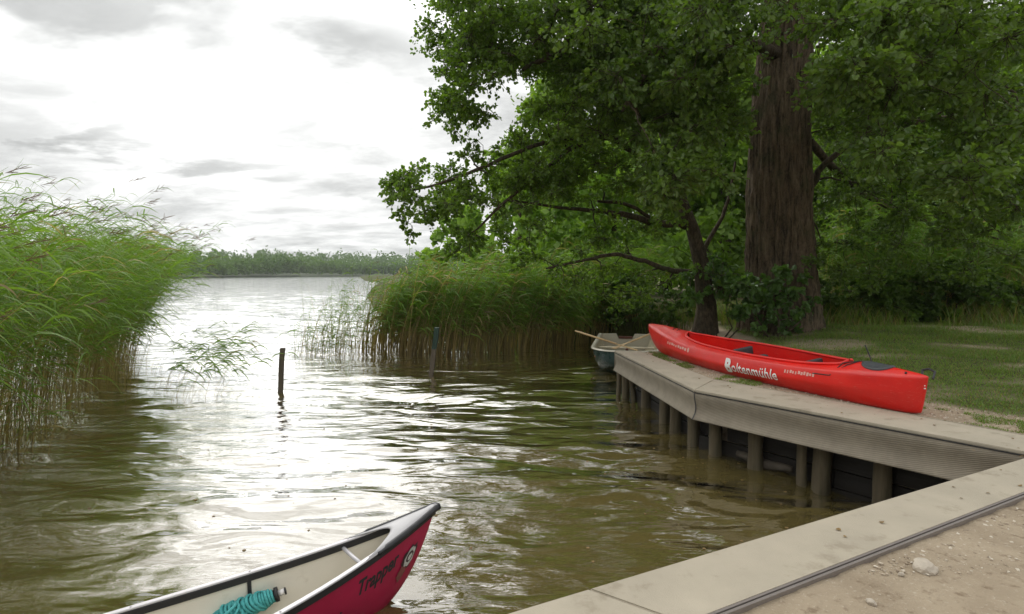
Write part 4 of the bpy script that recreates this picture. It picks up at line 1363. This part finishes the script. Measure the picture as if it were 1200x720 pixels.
for k in range(55):
    a = rg.uniform(0, 2 * np.pi); q = rg.uniform(0, 1) ** .5
    blobs.append((2.2 + 4.2 * q * math.cos(a), 14 + 4 * q * math.sin(a), rg.uniform(9, 9 + 4.5 * math.sqrt(1 - q * q * .9)), rg.uniform(.8, 1.2), .4))
print('small', grow_tree('leaning_tree', 'dark smaller tree left of the massive trunk, its long limbs reaching over the reeds', (SB.x, SB.y, sbz), small_trunk, small_limbs, blobs, M['leaf2'], M['bark2'], .078, 430, 6)[1])

# ---- trees further back
def back_tree(u, Y, h, w, kind, label, seed, low=.12, n=60):
    p = PY(u, 322, Y); z = gz(p.x, Y); rng = np.random.default_rng(seed); bl = []
    for k in range(n):
        a = rng.uniform(0, 2 * np.pi); t = rng.uniform(low, 1); q = rng.uniform(0, 1) ** .6
        rad = w * (math.sin(math.pi * min(1, (t * .86 + .12)))) ** .6
        bl.append((p.x + rad * q * math.cos(a), Y + rad * q * math.sin(a), z + h * t, rng.uniform(.75, 1.2) * h * .11, 1.0))
    tm = trunk_mesh([(0, 0, -.3), (.1, 0, h * .3), (-.1, .1, h * .6), (0, 0, h * .92)], [h * .028, h * .02, h * .014, .03], seed, 16, 16, .04, .3, 3, M['bark2'])
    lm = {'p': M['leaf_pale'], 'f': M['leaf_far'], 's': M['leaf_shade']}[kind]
    per = int(330 * (.8 / (h * .11)) ** 2 * (h * .11 / .8) ** 1.0)
    grow_tree('background_tree', label, (p.x, Y, z), tm, [[(p.x, Y, z + h * .1, .1), (p.x, Y, z + h * .9, .03)]], bl, lm, M['bark2'], .15 + .004 * Y, max(int(per * .62), 90), seed, 'trees growing behind the reeds and lawn', True, tw=14)


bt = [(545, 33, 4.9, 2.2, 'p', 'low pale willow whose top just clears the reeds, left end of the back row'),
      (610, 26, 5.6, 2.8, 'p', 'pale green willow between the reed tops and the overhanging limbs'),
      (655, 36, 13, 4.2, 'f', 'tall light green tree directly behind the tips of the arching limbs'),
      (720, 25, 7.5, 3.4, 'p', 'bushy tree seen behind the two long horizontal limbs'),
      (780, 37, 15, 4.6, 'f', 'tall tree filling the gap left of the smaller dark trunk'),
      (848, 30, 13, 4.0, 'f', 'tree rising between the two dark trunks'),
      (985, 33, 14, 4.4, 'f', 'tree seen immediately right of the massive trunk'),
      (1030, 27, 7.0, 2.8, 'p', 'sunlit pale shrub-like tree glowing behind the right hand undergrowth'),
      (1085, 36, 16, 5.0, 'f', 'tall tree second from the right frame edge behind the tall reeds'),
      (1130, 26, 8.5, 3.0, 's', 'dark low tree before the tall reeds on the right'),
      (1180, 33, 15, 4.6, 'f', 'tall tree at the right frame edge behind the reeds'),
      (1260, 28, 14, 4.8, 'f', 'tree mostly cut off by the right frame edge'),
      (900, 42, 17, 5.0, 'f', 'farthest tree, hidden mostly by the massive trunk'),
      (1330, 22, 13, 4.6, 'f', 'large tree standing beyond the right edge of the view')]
for k, b in enumerate(bt):
    back_tree(*b, seed=50 + k, low=.03 if b[4] != 'f' else .1, n=48 if b[4] != 'f' else 70)


# ---- shrubs at the foot of the trees
def shrub(name, u, v, Y, ru, rv, n, lm, leaf, per, label, seed, r=.28):
    p = PY(u, v + rv, Y); z = gz(p.x, Y); rng = np.random.default_rng(seed)
    bl = screen_blobs([(u, v, ru, rv, Y - .5, Y + .7, n, r)], rng); bl = [b for b in bl if b[2] > gz(b[0], b[1]) + .05]
    sk = [[(p.x + rng.normal() * .1, Y, z - .1, .03), (p.x + rng.normal() * .4, Y + rng.normal() * .3, z + .5, .02)] for _ in range(5)]
    grow_tree(name, label, (p.x, Y, z), None, sk, bl, lm, M['bark2'], leaf, per, seed, cat='shrub', tw=16)


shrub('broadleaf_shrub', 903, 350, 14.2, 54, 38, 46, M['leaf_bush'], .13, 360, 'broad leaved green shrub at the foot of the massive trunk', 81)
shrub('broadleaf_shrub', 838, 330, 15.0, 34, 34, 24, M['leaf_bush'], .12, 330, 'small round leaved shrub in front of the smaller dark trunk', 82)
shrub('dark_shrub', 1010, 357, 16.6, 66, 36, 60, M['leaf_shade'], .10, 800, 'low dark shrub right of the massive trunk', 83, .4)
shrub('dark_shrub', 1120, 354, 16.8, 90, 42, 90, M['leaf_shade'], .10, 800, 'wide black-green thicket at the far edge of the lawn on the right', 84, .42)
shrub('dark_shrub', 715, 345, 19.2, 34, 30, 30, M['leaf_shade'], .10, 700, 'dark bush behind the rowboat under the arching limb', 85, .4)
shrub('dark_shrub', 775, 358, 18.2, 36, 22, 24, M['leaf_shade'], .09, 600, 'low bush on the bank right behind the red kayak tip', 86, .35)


# ------------------------------------------------------------------ reeds, grass, gravel
def reeds(name, label, bases, H, lean, rng, nleaf=10, leafL=.45, leafW=.022, spread=.8, m='reed', stemw=.009, plume=.12, dead=.25, ks=5, wind=(1, .1), lo=.28):
    N = len(bases); H = np.asarray(H); t = np.linspace(0, 1, 7)
    wd = unit(np.array([wind[0], wind[1], 0.0]))
    la = np.asarray(lean)[:, None, None]
    rd = rng.standard_normal((N, 3)) * np.array([.10, .10, 0])
    stem = bases[:, None] + np.array([0, 0, 1.]) * (H[:, None] * t * (1 - .12 * la[..., 0] * t ** 2))[..., None] + (wd * la * H[:, None, None] * .55 + rd[:, None] * H[:, None, None]) * (t ** 2)[None, :, None]
    acc = Acc()
    side = unit(np.cross(rng.standard_normal((N, 3)), [0, 0, 1.]))
    V, F = ribbons(stem, stemw * np.linspace(1, .35, 7)[None], side)
    isdead = rng.uniform(0, 1, N) < dead
    tn = np.clip((t[None] - .22 - rng.uniform(0, .25, (N, 1))) * 2.5, 0, 1) * (~isdead)[:, None]
    acc.add(V, F, np.repeat(tn, 2, axis=1).reshape(-1))
    V, F = ribbons(stem, stemw * np.linspace(1, .35, 7)[None], unit(np.cross(side, [0, 0, 1.])))
    acc.add(V, F, np.repeat(tn, 2, axis=1).reshape(-1))
    # leaves
    f = rng.uniform(lo, 1.0, (N, nleaf)) ** .8
    kk = np.clip((f * 6).astype(int), 0, 5); fr = (f * 6 - kk)[..., None]
    idx = np.arange(N)[:, None]
    o = stem[idx, kk] * (1 - fr) + stem[idx, kk + 1] * fr
    az = rng.normal(0, spread, (N, nleaf)) + math.atan2(wd[1], wd[0])
    d = np.stack([np.cos(az), np.sin(az), np.zeros_like(az)], -1)
    L = leafL * rng.uniform(.6, 1.2, (N, nleaf)) * (1 - .35 * f); rise = rng.uniform(.25, .95, (N, nleaf)); droop = rng.uniform(.5, 1.1, (N, nleaf))
    s = np.linspace(0, 1, ks)
    path = o[:, :, None] + d[:, :, None] * (L[..., None] * s)[..., None] + np.array([0, 0, 1.]) * (L[..., None] * (rise[..., None] * s - droop[..., None] * s ** 2))[..., None]
    sd = unit(np.cross(d, [0, 0, 1.]) + rng.standard_normal((N, nleaf, 3)) * .55)
    wprof = np.interp(s, [0, .15, .45, .8, 1], [.35, .9, 1, .55, .04]) * leafW
    alive = (~isdead[:, None]) | (f > 2)
    sel = alive | (rng.uniform(0, 1, f.shape) < .25)
    path, sd, fs = path[sel], sd[sel], f[sel]; dl = np.broadcast_to(isdead[:, None], sel.shape)[sel]
    V, F = ribbons(path, wprof[None], sd)
    tl = np.where(dl, .05, np.clip(.55 + fs * .8 + rng.normal(0, .12, len(fs)), 0, 1))
    acc.add(V, F, np.repeat(tl, 2 * ks))
    mats = [M[m]]
    o_ = add(name, acc.mesh(name, mats, False), kind='stuff', label=label)
    # flower plumes on a few tops
    pn = np.where((rng.uniform(0, 1, N) < plume) & (~isdead))[0]
    if len(pn):
        tips = stem[pn, -1]; n = len(pn); k = 14
        ff = rng.uniform(0, 1, (n, k))
        o2 = tips[:, None] + (wd * .16 + np.array([0, 0, .05])) * ff[..., None] * 1.3
        dd = wd + rng.standard_normal((n, k, 3)) * .35 + np.array([0, 0, .25])
        p2 = o2[:, :, None] + unit(dd)[:, :, None] * (np.linspace(0, .11, 3)[None, None, :, None])
        V, F = ribbons(p2.reshape(-1, 3, 3), np.array([.004, .008, .002])[None], unit(rng.standard_normal((n * k, 3))))
        ap = Acc(); ap.add(V, F); add('plumes', ap.mesh('plumes', [M['plume']], False), o_, kind='stuff')
    return o_


def edgeX(Y): return np.interp(Y, [0, 3.5, 6.7, 9, 11.8, 14, 17, 30], [-4.8, -5.35, -6.55, -7.35, -8.3, -9.6, -11.8, -20])


r = np.random.default_rng(31)
n = 2300; Yb = 3.2 + 17 * r.uniform(0, 1, n) ** 1.1; dep = r.exponential(1.5, n); Xb = edgeX(Yb) - dep + r.normal(0, .22, n) + .35 * (vnoise(Yb, Yb * 0, 1.2, 4) - .5)
bases = np.stack([Xb, Yb, np.full(n, -.35)], -1)
Hh = np.clip(3.35 + .0 * Yb + .3 * (fbm(Xb, Yb, .5, 2, 6) - .5) * 2 + r.normal(0, .30, n) - np.exp(-dep / .35) * .55, 1.2, 4.3) + .35
reeds('reed_bed', 'tall bright green reeds bending to the right in the water at the left', bases, Hh, r.uniform(.45, .95, n), r, nleaf=13, leafL=.62, leafW=.021, spread=.7, m='reed', plume=.2, dead=.16)
# loose outer stalks, short and bowed over the open water
n = 52; uu = r.uniform(165, 262, n); vv = r.uniform(440, 492, n) - (uu - 175) * .12
bases = np.array([tuple(P(a, b, -.2)) for a, b in zip(uu, vv)])
reeds('reed_outliers', 'thin scattered reed stalks bowed over the open water beside the left reed bed', bases, r.uniform(.8, 1.8, n), r.uniform(.8, 1.9, n), r, nleaf=8, leafL=.5, leafW=.028, spread=.5, stemw=.007, plume=0, dead=.1, lo=.45)
n = 120; Yb = r.uniform(4.8, 8.2, n); bases = np.stack([edgeX(Yb) + r.uniform(-.3, .4, n), Yb, np.full(n, -.1)], -1)
reeds('broken_reeds', 'bent brown stems and short green shoots along the waterline at the left', bases, r.uniform(.5, 1.5, n), r.uniform(-.6, 1.6, n), r, nleaf=3, leafL=.35, leafW=.018, spread=2, stemw=.010, plume=0, dead=.6, lo=.3, wind=(1, -.3))
# right bed
n = 1300; Xb = r.uniform(-4.6, 4.6, n); fe = np.interp(Xb, [-5, -3, -1.5, 1.2, 2.6, 4.6], [17.0, 16.4, 16.1, 17.3, 19.2, 20.2]); Yb = fe + r.exponential(1.5, n)
bases = np.stack([Xb, Yb, np.full(n, -.3) + (sdist(Xb, Yb) > 0) * .6], -1)
Hh = 2.75 + np.interp(Xb, [-5, -3.5, -1, 2, 4.6], [-.55, .05, .25, .05, -.3]) + r.normal(0, .36, n) + (fbm(Xb, Yb, .9, 2, 41) - .5) * .9 + np.clip((Yb - 17) * .05, 0, .5)
reeds('reed_bed', 'dense reeds with straw coloured stalks standing in the water below the overhanging tree', bases, Hh, r.uniform(.2, .7, n), r, nleaf=10, leafL=.75, leafW=.046, spread=.7, m='reed', plume=.06, dead=.27, ks=4, stemw=.026, lo=.30)
n = 150; Xb = r.uniform(-6.3, -4.3, n); Yb = r.uniform(15.9, 18, n); bases = np.stack([Xb, Yb, np.full(n, -.3)], -1)
reeds('reed_outliers', 'sparse leaning reed stalks at the lake end of the right reed bed', bases, np.interp(Xb, [-6.3, -4.3], [1.4, 2.4]) + r.normal(0, .45, n), r.uniform(-.2, .8, n), r, nleaf=9, leafL=.42, leafW=.024, spread=1.3, m='reed', plume=.04, dead=.25, ks=4, stemw=.012, lo=.15)
# tall reeds behind the lawn
n = 1100; Yb = r.uniform(17.6, 22, n); ub = r.uniform(960, 1290, n); Xb = (ub - 600) / F_PX * Yb; bases = np.stack([Xb, Yb, land_z(Xb, Yb) - .1], -1)
reeds('reed_bed', 'bright tall reeds growing behind the dark thicket at the back of the lawn', bases, r.uniform(2.6, 4.2, n), r.uniform(0, .5, n), r, nleaf=10, leafL=.85, leafW=.06, spread=2, m='reed', plume=.05, dead=.12, ks=4, stemw=.014, lo=.2)
# undergrowth: tall grass on the bank
n = 14000; ub = r.uniform(630, 1290, n); Yb = r.uniform(15.5, 19.5, n); Xb = (ub - 600) / F_PX * Yb; sdv = sdist(Xb, Yb); keep = (sdv > .1) & (fbm(Xb, Yb, .7, 2, 3) > .38) & ~((Xb < 6.4) & (Yb < 17.6)) & ~(np.hypot(Xb - TB.x, Yb - TB.y) < 1.2)
Xb, Yb = Xb[keep], Yb[keep]; n = len(Xb)
t = np.linspace(0, 1, 4); hgt = r.uniform(.3, 1.0, n) * np.clip((Yb - 15.2) / 1.0, .3, 1); az = r.uniform(0, 6.28, n); d = np.stack([np.cos(az), np.sin(az), 0 * az], -1)
base = np.stack([Xb, Yb, land_z(Xb, Yb) - .03], -1)
path = base[:, None] + np.array([0, 0, 1.]) * (hgt[:, None] * (t - .2 * t ** 2))[..., None] + d[:, None] * (hgt[:, None] * .45 * t ** 2)[..., None]
V, F = ribbons(path, np.array([.012, .014, .009, .001])[None] * 1.3, unit(np.cross(d, [0, 0, 1.])))
ac = Acc(); ac.add(V, F, np.repeat(np.where(r.uniform(0, 1, n) < .4, .1, .9), 8))
add('tall_grass', ac.mesh('tall_grass', [M['grass']], False), kind='stuff', label='tall rough grass and dry stems under the trees')


def lawn(name, label, X, Y, h, r, m='grass', deadp=.18, w=.006):
    n = len(X); az = r.uniform(0, 6.28, n); d = np.stack([np.cos(az), np.sin(az), 0 * az], -1); t = np.linspace(0, 1, 3)
    base = np.stack([X, Y, land_z(X, Y) - .004], -1)
    path = base[:, None] + np.array([0, 0, 1.]) * (h[:, None] * (t - .25 * t ** 2))[..., None] + d[:, None] * (h[:, None] * .7 * t ** 2)[..., None]
    V, F = ribbons(path, np.array([1, .8, .1])[None] * w, unit(np.cross(d, [0, 0, 1.]) + r.standard_normal((n, 3)) * .3))
    ac = Acc(); ac.add(V, F, np.repeat(np.where(r.uniform(0, 1, n) < deadp, .0, 1.), 6)); add(name, ac.mesh(name, [M[m]], False), kind='stuff', label=label)


n = 100000; Yb = 5 + 11.5 * r.uniform(0, 1, n) ** 1.15; ub = r.uniform(740, 1260, n); Xb = (ub - 600) / F_PX * Yb
g = grassy(Xb, Yb); sdv = sdist(Xb, Yb); keep = (r.uniform(0, 1, n) < .06 + .94 * g) & (side_far(Xb, Yb) > 1.0) & (sdv > .15) & (g > .02)
Xb, Yb = Xb[keep], Yb[keep]; hh = r.uniform(.02, .055, len(Xb)) * (1 + 1.2 * (fbm(Xb, Yb, 1.1, 3, 9) > .55)) * (1 + (Yb > 12) * .6)
lawn('lawn_grass', 'short uneven green grass behind the kayak', Xb, Yb, hh, r, w=.008)
n = 26000; tt = r.uniform(0, 1, n); Xb = B_o.x + fd.x * (tt * 5.2 - 3.8); q = r.uniform(.6, 1.25, n)
sb = r.uniform(-3.6, 3.3, n); nx, ny = -fd.y, fd.x
Xb = np.where(sb > 0, B_o.x + fd.x * sb, B_o.x - ab.x * (-sb) * 1.0) + nx * q; Yb = np.where(sb > 0, B_o.y + fd.y * sb, B_o.y - ab.y * (-sb)) + ny * q
keep = (fbm(Xb, Yb, 2.2, 3, 14) > .62) & (sdist(Xb, Yb) > .1) & (side_far(Xb, Yb) > .66); Xb, Yb = Xb[keep], Yb[keep]
lawn('grass_tufts', 'small grass tufts between dock edge and kayak', Xb, Yb, r.uniform(.015, .05, len(Xb)), r, w=.006)

# gravel
def ico(r_):
    bm = bmesh.new(); bmesh.ops.create_icosphere(bm, subdivisions=1, radius=1)
    V = np.array([v.co[:] for v in bm.verts]); F = np.array([[v.index for v in f.verts] for f in bm.faces]); bm.free(); return V, F


def gravel(name, label, X, Y, sz, r):
    V0, F0 = ico(1); n = len(X)
    sc = sz[:, None] * r.uniform(.55, 1.1, (n, 3)) * np.array([1, 1, .65])
    V = V0[None] * (1 + .22 * r.standard_normal((n, len(V0), 1))) * sc[:, None]
    a = r.uniform(0, 6.28, n); c, s_ = np.cos(a)[:, None], np.sin(a)[:, None]
    V = np.stack([V[..., 0] * c - V[..., 1] * s_, V[..., 0] * s_ + V[..., 1] * c, V[..., 2]], -1) + np.stack([X, Y, land_z(X, Y) + sz * .15], -1)[:, None]
    F = (F0[None] + (np.arange(n) * len(V0))[:, None, None]).reshape(-1, 3)
    add(name, np_mesh(name, V.reshape(-1, 3), [F], [M['pebble']], False), kind='stuff', label=label)


n = 14000; ub = r.uniform(780, 1260, n); Yb = 2.7 + 2.3 * r.uniform(0, 1, n); Xb = (ub - 600) / F_PX * Yb
e0 = (Xb - I1.x) * ni.y - (Yb - I1.y) * ni.x         # distance behind the rail
keep = (e0 > .08) & (r.uniform(0, 1, n) < .25 + .75 * np.exp(-e0 / .18) + .3 * (fbm(Xb, Yb, 2.5, 2, 5) > .55))
Xb, Yb = Xb[keep], Yb[keep]; gravel('gravel', 'loose pale gravel scattered over the sandy path', Xb, Yb, .0028 + .0105 * r.uniform(0, 1, len(Xb)) ** 3.5, r)
n = 6000; sb = r.uniform(-3.8, 3.4, n); q = r.uniform(.5, 1.5, n); Xb = np.where(sb > 0, B_o.x + fd.x * sb, B_o.x + ab.x * sb) + nx * q; Yb = np.where(sb > 0, B_o.y + fd.y * sb, B_o.y + ab.y * sb) + ny * q
keep = (sdist(Xb, Yb) > .1) & (side_far(Xb, Yb) > .66); Xb, Yb = Xb[keep], Yb[keep]; gravel('gravel', 'grey gravel strip between dock edge and kayak', Xb, Yb, .003 + .012 * r.uniform(0, 1, len(Xb)) ** 2.5, r)


def stone(u, v, size, label, seed, flat=.5):
    p = P(u, v, .885); bm = bmesh.new(); bmesh.ops.create_icosphere(bm, subdivisions=3, radius=1)
    for w_ in bm.verts:
        q = w_.co.copy(); k = 1 + .28 * mnoise.noise(q * 1.3 + Vector((seed, 0, 0))) + .1 * mnoise.noise(q * 4 + Vector((0, seed, 0)))
        w_.co = Vector((q.x * k * size, q.y * k * size * .75, max(q.z, -.5) * k * size * flat))
    o = add('stone', bm_mesh(bm, 'stone', M['stone'], False), None, label, 'stone', 'larger stones on the sandy path', loc=(p.x, p.y, gz(p.x, p.y) + size * flat * .35)); o.rotation_euler[2] = seed


stone(1084, 667, .065, 'largest flat beige stone on the sand beside the rail', 1.0)
stone(1021, 707, .022, 'small whitish stone at the bottom edge of the sand', 2.2, .7)
stone(1056, 674, .014, 'tiny white pebble left of the largest flat stone', 3.1, .8)

def litter():
    r = np.random.default_rng(91); n = 260
    X = r.uniform(.4, 5.5, n); Y = r.uniform(2.9, 11, n); sf = side_far(X, Y); e1 = (X - N1.x) * nd.y - (Y - N1.y) * nd.x
    on_near = (e1 > .02) & (e1 < .30) ; sd = sdist(X, Y) + .45
    keep = on_near | (sd > .05) & (Y > 4.4)
    X, Y = X[keep], Y[keep]; e1 = e1[keep]; sd = sd[keep]
    deck = ((e1 > 0) & (e1 < .34)) | (sd < .6)
    Z = np.where(deck, DZ + .004, land_z(X, Y) + .012)
    pos = np.stack([X, Y, Z], -1); a = r.uniform(0, 6.28, len(X))
    V, F = leaves_geo(pos, np.stack([np.cos(a), np.sin(a), .05 + 0 * a], -1), r.uniform(.012, .035, len(X)), r, 6, .12)
    V[:, 2] = np.maximum(V[:, 2], np.repeat(Z, 6) - .001)
    add('fallen_leaves', np_mesh('fallen_leaves', V, [F], [M['litter']], False), kind='stuff', label='small brown leaves and crumbs fallen on the dock edge and gravel')


def floating_bits():
    r = np.random.default_rng(92); n = 420
    X = np.concatenate([r.uniform(-7, 3.4, n), B_o.x + fd.x * r.uniform(-1, 2.6, 60) - r.exponential(.4, 60)]); Y = np.concatenate([r.uniform(3.4, 16, n), B_o.y + fd.y * r.uniform(-1, 2.6, 60) - r.exponential(.3, 60)])
    keep = (sdist(X, Y) < -.1) & ~((X < .0) & (Y < 4.6)); X, Y = X[keep], Y[keep]; n = len(X)
    Z = waves(X, Y, np.hypot(X, Y)) + .003; a = r.uniform(0, 6.28, n)
    V, F = leaves_geo(np.stack([X, Y, Z], -1), np.stack([np.cos(a), np.sin(a), 0 * a], -1), r.uniform(.008, .04, n), r, 9, .05)
    add('floating_debris', np_mesh('floating_debris', V, [F], [M['litter']], False), kind='stuff', label='scattered leaf bits floating on the water')


M['litter'] = leaf_mat('dry_leaf', (.10, .055, .02), (.30, .20, .08), .1, .8)
litter()
floating_bits()


# ------------------------------------------------------------------ far shore
def far_shore():
    r = np.random.default_rng(77)
    # low wooded hills across the lake
    us = np.linspace(-500, 1500, 120); az = np.arctan((us - 600) / F_PX)
    dist = np.interp(us, [-500, 100, 200, 430, 700, 1500], [260, 330, 390, 640, 700, 500])
    rows = [0, .04, .12, .3, .7, 1.2, 2.0]; hz = [-1, .6, 2, 7, 14, 18, 16]
    V = []
    for a, D in zip(az, dist):
        for q, h in zip(rows, hz):
            R1 = D * (1 + q); x, y = R1 * math.sin(a), R1 * math.cos(a)
            V.append((x, y, h * D / 520 + (3 * (fbm(np.array([x]), np.array([y]), .004, 3, 2)[0] - .5) * (q > .1))))
    add('far_hills', np_mesh('far_hills', V, [grid_faces(len(us), len(rows))], [M['far_ground']], True), kind='structure')
    Vt = np.array(V).reshape(len(us), len(rows), 3)
    bm = []; PV, PF, o = [], [], 0; pos = []; dr = []; sz = []
    for k in range(2600):
        i = r.uniform(24, 84); a = int(i); f = i - a
        q = r.uniform(0, 1) ** 1.6 * 5.2; q = .4 + q if k > 700 else r.uniform(.2, .9); b = int(min(q, 5.9)); g_ = q - b
        p = (Vt[a, b] * (1 - f) + Vt[a + 1, b] * f) * (1 - g_) + (Vt[a, b + 1] * (1 - f) + Vt[a + 1, b + 1] * f) * g_
        D = np.hypot(p[0], p[1]); s = D / 500; h = r.uniform(9, 15) * s ** .8 * (1.12 if k % 9 == 0 else 1); w = r.uniform(3.2, 5.5) * s ** .8; h *= .75 + .6 * float(fbm(np.array([p[0]]), np.array([p[1]]), .02, 2, 8)[0])
        nq = 44; v = unit(r.standard_normal((nq, 3))); v[:, 2] = np.abs(v[:, 2]) * 1.2 - .35
        lump = 1 + .25 * np.sin(v[:, :1] * 5 + k) 
        pp = p + np.array([0, 0, h * .45]) + v * np.array([w, w, h * .52]) * lump
        pos.append(pp); dr.append(v + r.standard_normal(v.shape) * .8); sz.append(np.full(nq, w * .47))
    pos, dr, sz = np.concatenate(pos), np.concatenate(dr), np.concatenate(sz)
    V2, F2 = quad_leaves(pos - unit(dr) * sz[:, None] * .5, dr, sz, r, .8)
    add('far_forest', np_mesh('far_forest', V2, [F2], [M['far_leaf']], False), kind='stuff', label='wooded far shore across the lake')


M['far_ground'] = simple('far_ground', (.05, .075, .025), .95, .3, .02)
far_shore()

# ------------------------------------------------------------------ air
def haze():
    bm = box_geo(100, 560, 30, 1900, 1250, 70)
    for v in bm.verts: v.co.z = -4.0 if v.co.z < 0 else 74
    m = bpy.data.materials.new('haze_air'); m.use_nodes = True; t = NT(m.node_tree); t.n.clear()
    o = t.node('ShaderNodeOutputMaterial'); v = t.node('ShaderNodeVolumePrincipled')
    v.inputs['Color'].default_value = (.93, .96, 1, 1); v.inputs['Density'].default_value = .00018
    t.l.new(v.outputs[0], o.inputs['Volume'])
    add('haze', bm_mesh(bm, 'haze', m), kind='stuff')


haze()
